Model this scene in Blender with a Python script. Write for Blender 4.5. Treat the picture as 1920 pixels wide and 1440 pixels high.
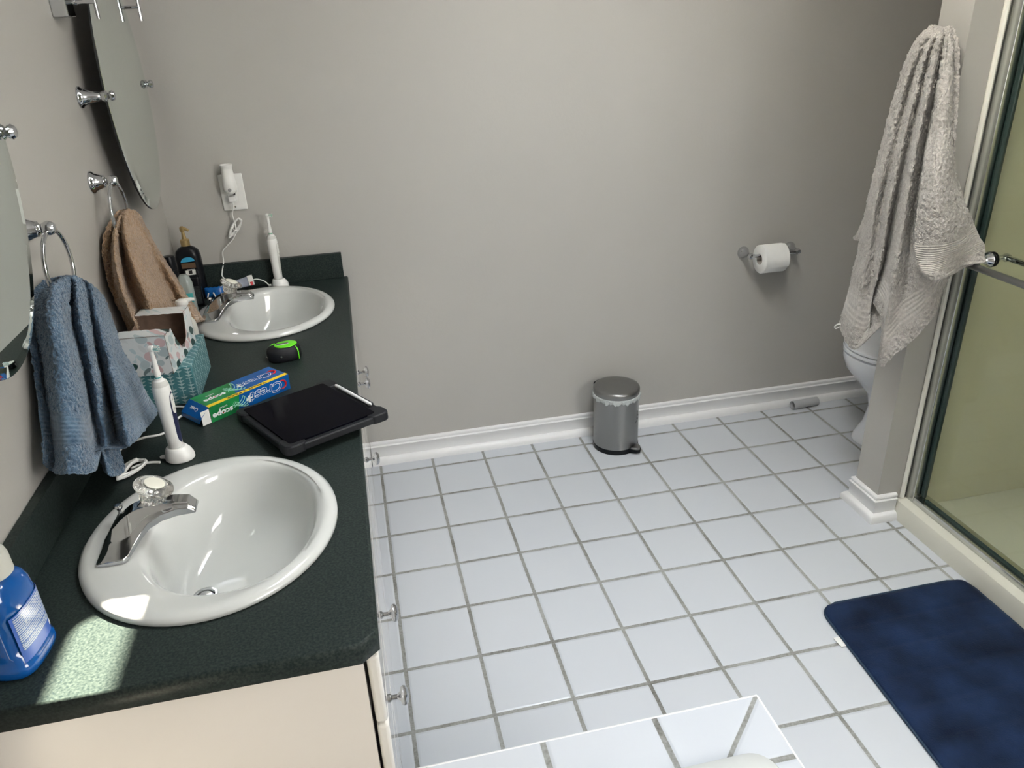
import bpy, bmesh, math, random
from mathutils import Vector, Matrix, noise
from math import sin, cos, pi, sqrt
random.seed(7)
for _o in list(bpy.data.objects): bpy.data.objects.remove(_o)
SC = bpy.context.scene
COL = SC.collection

# ------------------------------------------------------------------ camera
cam_d = bpy.data.cameras.new('camera'); cam = bpy.data.objects.new('camera', cam_d); COL.objects.link(cam)
cam_d.sensor_fit = 'HORIZONTAL'; cam_d.sensor_width = 36.0
cam_d.lens = 36.0 * 1429.515 / 1920.0
cam_d.clip_start = 0.02
RR = [[0.97592, -0.214598, -0.039095], [-0.126534, -0.410958, -0.90283], [0.177679, 0.886037, -0.428216]]
# rows of RR are image right, image down and view direction in world axes
right = Vector(RR[0]); down = Vector(RR[1]); fwd = Vector(RR[2])
M = Matrix((( right.x, -down.x, -fwd.x), (right.y, -down.y, -fwd.y), (right.z, -down.z, -fwd.z)))
cam.matrix_world = Matrix.Translation((0.01243, -2.62863, 1.58889)) @ M.to_4x4()
SC.camera = cam

# ------------------------------------------------------------------ world, sun, area lights, exposure
W = bpy.data.worlds.new('world'); SC.world = W; W.use_nodes = True
W.node_tree.nodes['Background'].inputs[0].default_value = (0.75, 0.85, 1.0, 1)
W.node_tree.nodes['Background'].inputs[1].default_value = 0.8
SC.view_settings.view_transform = 'Standard'; SC.view_settings.look = 'None'
SC.view_settings.gamma = 1.0; SC.view_settings.use_curve_mapping = False
SC.view_settings.exposure = 0.27
SUN_D = Vector((-0.60, -0.50, -1.0)).normalized()
CEIL = 2.44; SHAFT = 3.02
HZ = 0.788                      # worktop height
# beam footprint on the worktop: x -0.475..-0.362, far edge y -1.60
SKX0 = -0.475 + 0.60 * (CEIL - HZ)
SKX1 = -0.362 + 0.60 * (SHAFT - HZ)
SKY1 = -1.595 + 0.50 * (CEIL - HZ)          # the shaft steps back above this edge
SKY0 = SKY1 - 0.95; SKYT = SKY1 + 0.32
sun_l = bpy.data.lights.new('sun', 'SUN'); sun_l.energy = 84.0; sun_l.angle = math.radians(0.55); sun_l.color = (1.0, 0.90, 0.72)
sun_o = bpy.data.objects.new('sun', sun_l); COL.objects.link(sun_o)
sun_o.rotation_euler = SUN_D.to_track_quat('-Z', 'Y').to_euler(); sun_o.location = (1.5, -1, 4)
def area(name, loc, direction, sx, sy, watts, color=(1, 1, 1), spread=180):
    l = bpy.data.lights.new(name, 'AREA'); l.shape = 'RECTANGLE'; l.size = sx; l.size_y = sy; l.energy = watts; l.color = color
    l.spread = math.radians(spread)
    o = bpy.data.objects.new(name, l); COL.objects.link(o); o.location = loc
    o.rotation_euler = Vector(direction).to_track_quat('-Z', 'Y').to_euler(); return o
area('skylight_daylight', ((SKX0 + SKX1) / 2, (SKY0 + SKYT) / 2, SHAFT - 0.02), (0, 0.0001, -1), SKX1 - SKX0 - 0.04, SKYT - SKY0 - 0.04, 46, (0.88, 0.94, 1.0))
area('window_daylight', (1.9, -3.43, 1.75), (-0.7, 1, 0.0), 1.2, 1.05, 48, (1.0, 0.96, 0.91))

# ------------------------------------------------------------------ helpers
def newbm(): return bmesh.new()
def smooth_mesh(me, angle=35):
    for p in me.polygons: p.use_smooth = True
    try: me.set_sharp_from_angle(angle=math.radians(angle))
    except Exception: pass
def obj(name, bm, mat, parent=None, loc=None, smooth=True, angle=35, bevel=0, seg=2, subd=0):
    bmesh.ops.recalc_face_normals(bm, faces=bm.faces[:])
    me = bpy.data.meshes.new(name); bm.to_mesh(me); bm.free()
    if smooth: smooth_mesh(me, angle)
    o = bpy.data.objects.new(name, me); COL.objects.link(o)
    for m in (mat if isinstance(mat, (list, tuple)) else [mat]): me.materials.append(m)
    if parent: o.parent = parent
    if loc: o.location = loc
    if bevel:
        md = o.modifiers.new('bevel', 'BEVEL'); md.width = bevel; md.segments = seg; md.limit_method = 'ANGLE'; md.angle_limit = math.radians(30)
        md.harden_normals = False
    if subd:
        md = o.modifiers.new('sub', 'SUBSURF'); md.levels = subd; md.render_levels = subd
    return o
def thing(name, label, cat, loc=(0, 0, 0), rotz=0, group=None):
    o = bpy.data.objects.new(name, None); COL.objects.link(o); o.empty_display_size = 0.05
    o.location = loc; o.rotation_euler = (0, 0, rotz); o['label'] = label; o['category'] = cat
    if group: o['group'] = group
    return o
def tag(o, label, cat, group=None):
    o['label'] = label; o['category'] = cat
    if group: o['group'] = group
    return o
def struct(o): o['kind'] = 'structure'; return o
def box(bm, x0, y0, z0, x1, y1, z1, mi=0):
    v = [bm.verts.new(p) for p in ((x0,y0,z0),(x1,y0,z0),(x1,y1,z0),(x0,y1,z0),(x0,y0,z1),(x1,y0,z1),(x1,y1,z1),(x0,y1,z1))]
    for f in ((0,3,2,1),(4,5,6,7),(0,1,5,4),(1,2,6,5),(2,3,7,6),(3,0,4,7)):
        fc = bm.faces.new([v[i] for i in f]); fc.material_index = mi
    return v
def prism(bm, pts, z0, z1, mi=0):
    a = [bm.verts.new((p[0], p[1], z0)) for p in pts]; b = [bm.verts.new((p[0], p[1], z1)) for p in pts]
    n = len(pts)
    f1 = bm.faces.new(a[::-1]); f2 = bm.faces.new(b); f1.material_index = f2.material_index = mi
    for i in range(n):
        f = bm.faces.new([a[i], a[(i+1) % n], b[(i+1) % n], b[i]]); f.material_index = mi
    return a + b
def loft(bm, loops, cap0=True, cap1=True, closed=True, mi=0):
    rows = [[bm.verts.new(p) for p in lp] for lp in loops]
    n = len(rows[0])
    for j in range(len(rows) - 1):
        for i in range(n if closed else n - 1):
            f = bm.faces.new([rows[j][i], rows[j][(i+1) % n], rows[j+1][(i+1) % n], rows[j+1][i]]); f.material_index = mi
    if closed and cap0: bm.faces.new(rows[0][::-1]).material_index = mi
    if closed and cap1: bm.faces.new(rows[-1]).material_index = mi
    return rows
def lathe(bm, prof, seg=32, origin=(0,0,0), axis='Z', mi=0, cap0=True, cap1=True):
    """prof: list of (r, h) along the axis"""
    ox, oy, oz = origin; loops = []
    for r, h in prof:
        lp = []
        for i in range(seg):
            a = 2 * pi * i / seg; c, s = r * cos(a), r * sin(a)
            if axis == 'Z': lp.append((ox + c, oy + s, oz + h))
            elif axis == 'X': lp.append((ox + h, oy + c, oz + s))
            elif axis == 'Y': lp.append((ox + c, oy + h, oz + s))
        loops.append(lp)
    return loft(bm, loops, cap0, cap1, mi=mi)
def ell(cx, cy, a, b, z, n=48, p=2.0, rot=0):
    out = []
    for i in range(n):
        t = 2 * pi * i / n; c, s = cos(t), sin(t)
        x = a * math.copysign(abs(c) ** (2 / p), c); y = b * math.copysign(abs(s) ** (2 / p), s)
        out.append((cx + x * cos(rot) - y * sin(rot), cy + x * sin(rot) + y * cos(rot), z))
    return out
def catmull(pts, per=8, closed=False):
    P = [Vector(p) for p in pts]; n = len(P); out = []
    rng = range(n if closed else n - 1)
    for i in rng:
        if closed: p0, p1, p2, p3 = P[(i-1) % n], P[i], P[(i+1) % n], P[(i+2) % n]
        else: p0, p1, p2, p3 = P[max(i-1, 0)], P[i], P[i+1], P[min(i+2, n-1)]
        for k in range(per):
            t = k / per
            out.append(0.5 * ((2*p1) + (-p0+p2)*t + (2*p0-5*p1+4*p2-p3)*t*t + (-p0+3*p1-3*p2+p3)*t*t*t))
    if not closed: out.append(P[-1].copy())
    return out
def tube(bm, pts, r, seg=10, closed=False, mi=0, caps=True):
    P = [Vector(p) for p in pts]; n = len(P)
    R_ = r if isinstance(r, (list, tuple)) else [r] * n
    tang = []
    for i in range(n):
        a = P[(i-1) % n] if (closed or i > 0) else P[i]; b = P[(i+1) % n] if (closed or i < n-1) else P[i]
        t = (b - a); tang.append(t.normalized() if t.length > 1e-9 else Vector((0,0,1)))
    ref = Vector((0,0,1)) if abs(tang[0].z) < 0.9 else Vector((1,0,0))
    nrm = (ref - tang[0] * ref.dot(tang[0])).normalized(); loops = []
    for i in range(n):
        nrm = (nrm - tang[i] * nrm.dot(tang[i])); nrm = nrm.normalized() if nrm.length > 1e-6 else tang[i].orthogonal().normalized()
        bn = tang[i].cross(nrm)
        loops.append([P[i] + (nrm * cos(2*pi*k/seg) + bn * sin(2*pi*k/seg)) * R_[i] for k in range(seg)])
    if closed:
        rows = [[bm.verts.new(p) for p in lp] for lp in loops]
        # find best twist match for the closing ring
        last, first = rows[-1], rows[0]
        best = min(range(seg), key=lambda s: sum((last[k].co - first[(k+s) % seg].co).length for k in range(seg)))
        for j in range(n - 1):
            for k in range(seg): bm.faces.new([rows[j][k], rows[j][(k+1) % seg], rows[j+1][(k+1) % seg], rows[j+1][k]]).material_index = mi
        for k in range(seg): bm.faces.new([last[k], last[(k+1) % seg], first[(k+1+best) % seg], first[(k+best) % seg]]).material_index = mi
    else: loft(bm, loops, caps, caps, mi=mi)
def text_bm(s, size, extrude=0.0002, spacing=1.0, bold=0.0, shear=0.0):
    """lettering as a bmesh in the local XY plane, centred on the origin"""
    cu = bpy.data.curves.new('txt', 'FONT'); cu.body = s; cu.size = size; cu.align_x = 'CENTER'; cu.align_y = 'CENTER'
    cu.extrude = extrude; cu.space_character = spacing; cu.offset = bold; cu.shear = shear; cu.resolution_u = 4
    o = bpy.data.objects.new('txt', cu); COL.objects.link(o)
    dg = bpy.context.evaluated_depsgraph_get(); me = bpy.data.meshes.new_from_object(o.evaluated_get(dg))
    bm = newbm(); bm.from_mesh(me)
    bpy.data.objects.remove(o); bpy.data.curves.remove(cu); bpy.data.meshes.remove(me)
    return bm
def frame_matrix(origin, xdir, ydir):
    x = Vector(xdir).normalized(); y = Vector(ydir); y = (y - x * y.dot(x)).normalized(); z = x.cross(y)
    return Matrix(((x.x, y.x, z.x, origin[0]), (x.y, y.y, z.y, origin[1]), (x.z, y.z, z.z, origin[2]), (0,0,0,1)))
def lettering(name, s, size, mat, parent, origin, xdir, ydir, sx=1.0, **k):
    bm = text_bm(s, size, **k)
    bmesh.ops.scale(bm, vec=(sx, 1, 1), verts=bm.verts)
    bmesh.ops.transform(bm, matrix=frame_matrix(origin, xdir, ydir), verts=bm.verts)
    return obj(name, bm, mat, parent, smooth=False)

# ------------------------------------------------------------------ materials
def mat(name, color, rough=0.5, metal=0.0, spec=0.5, noise_amt=0.0, noise_scale=20, bump=0.0, bump_scale=200, coat=0.0, trans=0.0, ior=1.45, sss=0.0, sheen=0.0, rough_var=0.0, alpha=1.0):
    m = bpy.data.materials.new(name); m.use_nodes = True; nt = m.node_tree; b = nt.nodes['Principled BSDF']
    b.inputs['Base Color'].default_value = (*color, 1); b.inputs['Roughness'].default_value = rough; b.inputs['Metallic'].default_value = metal
    b.inputs['Specular IOR Level'].default_value = spec; b.inputs['IOR'].default_value = ior
    b.inputs['Coat Weight'].default_value = coat; b.inputs['Coat Roughness'].default_value = 0.05
    b.inputs['Transmission Weight'].default_value = trans; b.inputs['Alpha'].default_value = alpha
    if sheen: b.inputs['Sheen Weight'].default_value = sheen
    if sss: b.inputs['Subsurface Weight'].default_value = sss; b.inputs['Subsurface Radius'].default_value = (0.01, 0.01, 0.01)
    tc = nt.nodes.new('ShaderNodeTexCoord')
    if noise_amt or rough_var:
        nz = nt.nodes.new('ShaderNodeTexNoise'); nz.inputs['Scale'].default_value = noise_scale; nz.inputs['Detail'].default_value = 3
        nt.links.new(tc.outputs['Object'], nz.inputs['Vector'])
        if noise_amt:
            mr = nt.nodes.new('ShaderNodeMapRange'); mr.inputs['From Min'].default_value = 0.3; mr.inputs['From Max'].default_value = 0.7
            mr.inputs['To Min'].default_value = 1 - noise_amt; mr.inputs['To Max'].default_value = 1 + noise_amt
            nt.links.new(nz.outputs['Fac'], mr.inputs['Value'])
            vm = nt.nodes.new('ShaderNodeVectorMath'); vm.operation = 'SCALE'; vm.inputs[0].default_value = color
            nt.links.new(mr.outputs[0], vm.inputs['Scale']); nt.links.new(vm.outputs[0], b.inputs['Base Color'])
        if rough_var:
            mr2 = nt.nodes.new('ShaderNodeMapRange'); mr2.inputs['To Min'].default_value = rough - rough_var; mr2.inputs['To Max'].default_value = rough + rough_var
            nt.links.new(nz.outputs['Fac'], mr2.inputs['Value']); nt.links.new(mr2.outputs[0], b.inputs['Roughness'])
    if bump:
        n2 = nt.nodes.new('ShaderNodeTexNoise'); n2.inputs['Scale'].default_value = bump_scale; n2.inputs['Detail'].default_value = 2
        nt.links.new(tc.outputs['Object'], n2.inputs['Vector'])
        bp = nt.nodes.new('ShaderNodeBump'); bp.inputs['Strength'].default_value = 1.0; bp.inputs['Distance'].default_value = bump
        nt.links.new(n2.outputs['Fac'], bp.inputs['Height']); nt.links.new(bp.outputs[0], b.inputs['Normal'])
    return m
def math_node(nt, op, a, b=None, c=None):
    n = nt.nodes.new('ShaderNodeMath'); n.operation = op
    for i, v in enumerate((a, b, c)):
        if v is None: continue
        if isinstance(v, (int, float)): n.inputs[i].default_value = v
        else: nt.links.new(v, n.inputs[i])
    return n.outputs[0]

TILE = 0.208
def tile_mat(name, mode='floor'):
    """white glazed tiles of 0.208 m with grey, partly darkened grout; mode 'deck' mitres the border at the deck's outer corner"""
    m = bpy.data.materials.new(name); m.use_nodes = True; nt = m.node_tree; b = nt.nodes['Principled BSDF']
    tc = nt.nodes.new('ShaderNodeTexCoord'); sp = nt.nodes.new('ShaderNodeSeparateXYZ')
    L = nt.links.new
    # slightly wobbly coordinates so grout lines are not ruler-straight
    wn = nt.nodes.new('ShaderNodeTexNoise'); wn.inputs['Scale'].default_value = 9; wn.inputs['Detail'].default_value = 2
    L(tc.outputs['Object'], wn.inputs['Vector'])
    wsub = nt.nodes.new('ShaderNodeVectorMath'); wsub.operation = 'SUBTRACT'; wsub.inputs[1].default_value = (0.5,0.5,0.5); L(wn.outputs['Color'], wsub.inputs[0])
    wsc = nt.nodes.new('ShaderNodeVectorMath'); wsc.operation = 'SCALE'; wsc.inputs['Scale'].default_value = 0.0025; L(wsub.outputs[0], wsc.inputs[0])
    wad = nt.nodes.new('ShaderNodeVectorMath'); wad.operation = 'ADD'; L(tc.outputs['Object'], wad.inputs[0]); L(wsc.outputs[0], wad.inputs[1])
    L(wad.outputs[0], sp.inputs[0]); X, Y, Z = sp.outputs
    def edge(c, off):
        f = math_node(nt, 'FRACT', math_node(nt, 'DIVIDE', math_node(nt, 'SUBTRACT', c, off - 20.8 * 2), TILE))
        return math_node(nt, 'SUBTRACT', 0.5, math_node(nt, 'ABSOLUTE', math_node(nt, 'SUBTRACT', f, 0.5)))   # 0 at grout
    if mode == 'floor':
        d = math_node(nt, 'MINIMUM', edge(X, 0.0), edge(Y, 0.0))
    else:
        ex = edge(X, 0.014); ey = edge(Y, -1.846 - 0.0)
        p = math_node(nt, 'SUBTRACT', 0.63, X); q = math_node(nt, 'SUBTRACT', -1.714, Y)
        dif = math_node(nt, 'SUBTRACT', p, q)               # <0: right border, >0: front border
        isf = math_node(nt, 'GREATER_THAN', dif, 0.0)
        mixd = math_node(nt, 'ADD', math_node(nt, 'MULTIPLY', ex, isf), math_node(nt, 'MULTIPLY', ey, math_node(nt, 'SUBTRACT', 1.0, isf)))
        diag = math_node(nt, 'MULTIPLY', math_node(nt, 'ABSOLUTE', dif), 0.7071 / TILE)
        d = math_node(nt, 'MINIMUM', mixd, math_node(nt, 'ADD', diag, 0.006))
    gw = 0.0255
    mask = nt.nodes.new('ShaderNodeMapRange'); mask.interpolation_type = 'SMOOTHSTEP'
    mask.inputs['From Min'].default_value = gw - 0.004; mask.inputs['From Max'].default_value = gw + 0.004; L(d, mask.inputs['Value'])
    # tile colour: each tile its own faint tone, soft cloudiness
    cell = nt.nodes.new('ShaderNodeVectorMath'); cell.operation = 'SCALE'; cell.inputs['Scale'].default_value = 1 / TILE; L(tc.outputs['Object'], cell.inputs[0])
    fl = nt.nodes.new('ShaderNodeVectorMath'); fl.operation = 'FLOOR'; L(cell.outputs[0], fl.inputs[0])
    wnz = nt.nodes.new('ShaderNodeTexWhiteNoise'); wnz.noise_dimensions = '2D'; L(fl.outputs[0], wnz.inputs['Vector'])
    cl = nt.nodes.new('ShaderNodeTexNoise'); cl.inputs['Scale'].default_value = 7; cl.inputs['Detail'].default_value = 4; L(tc.outputs['Object'], cl.inputs['Vector'])
    tone = math_node(nt, 'ADD', math_node(nt, 'MULTIPLY', wnz.outputs['Value'], 0.05), math_node(nt, 'MULTIPLY', cl.outputs['Fac'], 0.10))
    cr = nt.nodes.new('ShaderNodeMix'); cr.data_type = 'RGBA'; L(tone, cr.inputs['Factor'])
    cr.inputs['A'].default_value = (0.565, 0.592, 0.635, 1); cr.inputs['B'].default_value = (0.63, 0.645, 0.665, 1)
    # grout colour: grey-beige, darkened in blotches
    gn = nt.nodes.new('ShaderNodeTexNoise'); gn.inputs['Scale'].default_value = 5.0; gn.inputs['Detail'].default_value = 6; gn.inputs['Roughness'].default_value = 0.7; L(tc.outputs['Object'], gn.inputs['Vector'])
    gf = nt.nodes.new('ShaderNodeTexNoise'); gf.inputs['Scale'].default_value = 160; gf.inputs['Detail'].default_value = 3; L(tc.outputs['Object'], gf.inputs['Vector'])
    gm = nt.nodes.new('ShaderNodeMapRange'); gm.inputs['From Min'].default_value = 0.42; gm.inputs['From Max'].default_value = 0.68
    L(math_node(nt, 'ADD', math_node(nt, 'MULTIPLY', gn.outputs['Fac'], 0.75), math_node(nt, 'MULTIPLY', gf.outputs['Fac'], 0.25)), gm.inputs['Value'])
    gc = nt.nodes.new('ShaderNodeMix'); gc.data_type = 'RGBA'; L(gm.outputs[0], gc.inputs['Factor'])
    gc.inputs['A'].default_value = (0.34, 0.345, 0.33, 1); gc.inputs['B'].default_value = (0.12, 0.115, 0.10, 1)
    fin = nt.nodes.new('ShaderNodeMix'); fin.data_type = 'RGBA'; L(mask.outputs[0], fin.inputs['Factor'])
    L(gc.outputs['Result'], fin.inputs['A']); L(cr.outputs['Result'], fin.inputs['B']); L(fin.outputs['Result'], b.inputs['Base Color'])
    rg = nt.nodes.new('ShaderNodeMapRange'); rg.inputs['To Min'].default_value = 0.9; rg.inputs['To Max'].default_value = 0.22; L(mask.outputs[0], rg.inputs['Value']); L(rg.outputs[0], b.inputs['Roughness'])
    hp = nt.nodes.new('ShaderNodeMapRange'); hp.interpolation_type = 'SMOOTHSTEP'; hp.inputs['From Min'].default_value = gw - 0.008; hp.inputs['From Max'].default_value = gw + 0.03; L(d, hp.inputs['Value'])
    hh = math_node(nt, 'ADD', hp.outputs[0], math_node(nt, 'MULTIPLY', cl.outputs['Fac'], 0.12))
    bp = nt.nodes.new('ShaderNodeBump'); bp.inputs['Strength'].default_value = 0.7; bp.inputs['Distance'].default_value = 0.0022
    L(hh, bp.inputs['Height']); L(bp.outputs[0], b.inputs['Normal'])
    return m
def towel_mat(name, color, color2, pile=0.0035, scale=230, bands=((0.82, 0.9),)):
    """terry pile with flat ribbed border bands; UV v runs from the hanging point (0) to the hem (1)"""
    m = bpy.data.materials.new(name); m.use_nodes = True; nt = m.node_tree; b = nt.nodes['Principled BSDF']; L = nt.links.new
    tc = nt.nodes.new('ShaderNodeTexCoord'); uv = nt.nodes.new('ShaderNodeSeparateXYZ'); L(tc.outputs['UV'], uv.inputs[0])
    vo = nt.nodes.new('ShaderNodeTexVoronoi'); vo.inputs['Scale'].default_value = scale; vo.feature = 'F1'
    nz = nt.nodes.new('ShaderNodeTexNoise'); nz.inputs['Scale'].default_value = scale * 0.45; nz.inputs['Detail'].default_value = 4; nz.inputs['Roughness'].default_value = 0.75
    big = nt.nodes.new('ShaderNodeTexNoise'); big.inputs['Scale'].default_value = 16; big.inputs['Detail'].default_value = 4
    for n in (vo, nz, big): L(tc.outputs['Object'], n.inputs['Vector'])
    h = math_node(nt, 'ADD', math_node(nt, 'MULTIPLY', nz.outputs['Fac'], 1.6), math_node(nt, 'MULTIPLY', vo.outputs['Distance'], -0.5))
    band = None
    for v0, v1 in bands:
        a = math_node(nt, 'MULTIPLY', math_node(nt, 'GREATER_THAN', uv.outputs[1], v0), math_node(nt, 'LESS_THAN', uv.outputs[1], v1))
        band = a if band is None else math_node(nt, 'MAXIMUM', band, a)
    ribs = math_node(nt, 'MULTIPLY', math_node(nt, 'SINE', math_node(nt, 'MULTIPLY', uv.outputs[1], 330.0)), 0.22)
    hh = math_node(nt, 'ADD', math_node(nt, 'MULTIPLY', h, math_node(nt, 'SUBTRACT', 1.0, math_node(nt, 'MULTIPLY', band, 0.93))), math_node(nt, 'MULTIPLY', ribs, band))
    bp = nt.nodes.new('ShaderNodeBump'); bp.inputs['Strength'].default_value = 1.0; bp.inputs['Distance'].default_value = pile; L(hh, bp.inputs['Height']); L(bp.outputs[0], b.inputs['Normal'])
    mx = nt.nodes.new('ShaderNodeMix'); mx.data_type = 'RGBA'; mr = nt.nodes.new('ShaderNodeMapRange')
    mr.inputs['From Min'].default_value = 0.35; mr.inputs['From Max'].default_value = 0.65
    L(math_node(nt, 'ADD', math_node(nt, 'MULTIPLY', nz.outputs['Fac'], 0.7), math_node(nt, 'MULTIPLY', big.outputs['Fac'], 0.3)), mr.inputs['Value'])
    L(mr.outputs[0], mx.inputs['Factor']); mx.inputs['A'].default_value = (*color2, 1); mx.inputs['B'].default_value = (*color, 1)
    L(mx.outputs['Result'], b.inputs['Base Color']); b.inputs['Roughness'].default_value = 0.95; b.inputs['Specular IOR Level'].default_value = 0.1
    b.inputs['Sheen Weight'].default_value = 0.35; b.inputs['Sheen Roughness'].default_value = 0.5
    return m
def speckle_mat(name):
    m = bpy.data.materials.new(name); m.use_nodes = True; nt = m.node_tree; b = nt.nodes['Principled BSDF']; L = nt.links.new
    tc = nt.nodes.new('ShaderNodeTexCoord')
    n1 = nt.nodes.new('ShaderNodeTexNoise'); n1.inputs['Scale'].default_value = 260; n1.inputs['Detail'].default_value = 2
    n2 = nt.nodes.new('ShaderNodeTexNoise'); n2.inputs['Scale'].default_value = 3; n2.inputs['Detail'].default_value = 3
    for n in (n1, n2): L(tc.outputs['Object'], n.inputs['Vector'])
    mr = nt.nodes.new('ShaderNodeMapRange'); mr.inputs['From Min'].default_value = 0.35; mr.inputs['From Max'].default_value = 0.7; L(n1.outputs['Fac'], mr.inputs['Value'])
    mx = nt.nodes.new('ShaderNodeMix'); mx.data_type = 'RGBA'; L(mr.outputs[0], mx.inputs['Factor'])
    mx.inputs['A'].default_value = (0.0115, 0.0185, 0.0180, 1); mx.inputs['B'].default_value = (0.033, 0.0445, 0.040, 1)
    b.inputs['Specular IOR Level'].default_value = 0.2
    L(mx.outputs['Result'], b.inputs['Base Color'])
    m2 = nt.nodes.new('ShaderNodeMapRange'); m2.inputs['To Min'].default_value = 0.36; m2.inputs['To Max'].default_value = 0.52; L(n2.outputs['Fac'], m2.inputs['Value']); L(m2.outputs[0], b.inputs['Roughness'])
    bp = nt.nodes.new('ShaderNodeBump'); bp.inputs['Distance'].default_value = 0.0003; bp.inputs['Strength'].default_value = 0.6; L(n1.outputs['Fac'], bp.inputs['Height']); L(bp.outputs[0], b.inputs['Normal'])
    return m
M_wall = mat('wall_paint', (0.440, 0.428, 0.402), 0.55, noise_amt=0.015, noise_scale=2, bump=0.0004, bump_scale=90, spec=0.35)
M_ceil = mat('ceiling_paint', (0.82, 0.81, 0.79), 0.8)
M_trim = mat('white_trim_paint', (0.80, 0.80, 0.80), 0.3, noise_amt=0.02, noise_scale=6)
M_floor = tile_mat('white_floor_tile'); M_deck = tile_mat('white_deck_tile', 'deck')
M_counter = speckle_mat('green_speckled_laminate')
M_cab = mat('cream_thermofoil', (0.81, 0.77, 0.725), 0.35, noise_amt=0.01, noise_scale=4)
M_door = mat('glossy_white_door', (0.80, 0.78, 0.74), 0.07, coat=0.6)
M_dark = mat('dark_gap', (0.01, 0.009, 0.008), 0.8)
M_chrome = mat('chrome', (0.60, 0.61, 0.63), 0.05, 1.0, rough_var=0.02, noise_scale=30)
M_brushed = mat('brushed_steel', (0.30, 0.30, 0.295), 0.33, 1.0, rough_var=0.05, noise_scale=60)
M_alu = mat('anodised_aluminium', (0.62, 0.63, 0.62), 0.22, 1.0)
M_porc = mat('white_porcelain', (0.62, 0.635, 0.62), 0.08, coat=0.4, noise_amt=0.01, noise_scale=5)
M_porc2 = mat('toilet_porcelain', (0.78, 0.80, 0.84), 0.08, coat=0.4)
M_mirror = mat('mirror_silver', (0.80, 0.86, 0.82), 0.01, 1.0)
M_mback = mat('mirror_backing', (0.02, 0.02, 0.02), 0.6)
M_acry = mat('clear_acrylic', (0.93, 0.92, 0.88), 0.04, trans=0.9, ior=1.47, rough_var=0.02, noise_scale=50)
M_disc = mat('milky_insert', (0.80, 0.79, 0.70), 0.3)
M_white = mat('white_plastic', (0.80, 0.80, 0.78), 0.3, noise_amt=0.02, noise_scale=40)
M_whiteg = mat('grey_white_plastic', (0.60, 0.60, 0.57), 0.35)
M_grey = mat('grey_rubber', (0.25, 0.25, 0.25), 0.6)
M_navy = mat('navy_rubber', (0.02, 0.025, 0.07), 0.5)
M_black = mat('black_plastic', (0.005, 0.006, 0.008), 0.3, spec=0.25)
M_blackr = mat('black_rubber', (0.005, 0.006, 0.009), 0.6, bump=0.0002, bump_scale=600)
M_screen = mat('black_glass', (0.0015, 0.0015, 0.004), 0.08, spec=0.03)
M_teal = mat('teal_bristles', (0.05, 0.35, 0.36), 0.5); M_gbr = mat('green_bristles', (0.08, 0.42, 0.22), 0.5)
M_gold = mat('gold_plastic', (0.40, 0.29, 0.13), 0.35, 0.5)
M_lblue = mat('sky_blue_print', (0.05, 0.36, 0.58), 0.4)
M_bronze = mat('bronze_print', (0.14, 0.085, 0.05), 0.4)
M_paperw = mat('white_card', (0.78, 0.78, 0.76), 0.6)
M_kraft = mat('brown_card', (0.22, 0.15, 0.11), 0.85, noise_amt=0.12, noise_scale=60)
M_tp = mat('tissue_paper', (0.82, 0.82, 0.80), 0.95, bump=0.0006, bump_scale=150, noise_amt=0.02)
M_lime = mat('lime_plastic', (0.16, 0.80, 0.02), 0.35)
M_cblue = mat('carton_blue', (0.005, 0.095, 0.34), 0.25, noise_amt=0.18, noise_scale=18)
M_cgreen = mat('carton_green', (0.015, 0.22, 0.06), 0.25, noise_amt=0.3, noise_scale=30)
M_yellow = mat('carton_yellow', (0.90, 0.66, 0.01), 0.3)
M_red = mat('print_red', (0.50, 0.01, 0.02), 0.35); M_pwhite = mat('print_white', (0.82, 0.84, 0.86), 0.35)
M_pblack = mat('print_black', (0.01, 0.01, 0.01), 0.4); M_mint = mat('print_mint', (0.30, 0.66, 0.50), 0.35)
M_frost = mat('frosted_plastic', (0.80, 0.80, 0.74), 0.3, trans=0.35)
M_mouth = mat('blue_mouthwash_bottle', (0.004, 0.085, 0.34), 0.10, coat=0.5, noise_amt=0.1, noise_scale=9)
M_mouthd = mat('blue_grip', (0.003, 0.03, 0.24), 0.12, coat=0.4)
M_caulk = mat('caulk', (0.78, 0.77, 0.70), 0.3)
M_pan = mat('biscuit_shower_pan', (0.66, 0.65, 0.57), 0.18, coat=0.3)
M_gasket = mat('dark_gasket', (0.025, 0.045, 0.04), 0.25)
M_shwall = mat('shower_wall_panel', (0.82, 0.79, 0.63), 0.35, noise_amt=0.03, noise_scale=2)
M_tube = mat('grey_pvc', (0.45, 0.46, 0.47), 0.5)
M_film = mat('clear_bag_film', (0.72, 0.76, 0.76), 0.18, trans=0.35, ior=1.2, bump=0.004, bump_scale=70)
def mat_mat():
    m = mat('navy_plush', (0.0085, 0.019, 0.052), 0.9, noise_amt=0.5, noise_scale=9, bump=0.0015, bump_scale=260, spec=0.15, sheen=0.06); return m
M_mat = mat_mat(); M_piping = mat('navy_piping', (0.012, 0.035, 0.07), 0.6)
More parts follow.
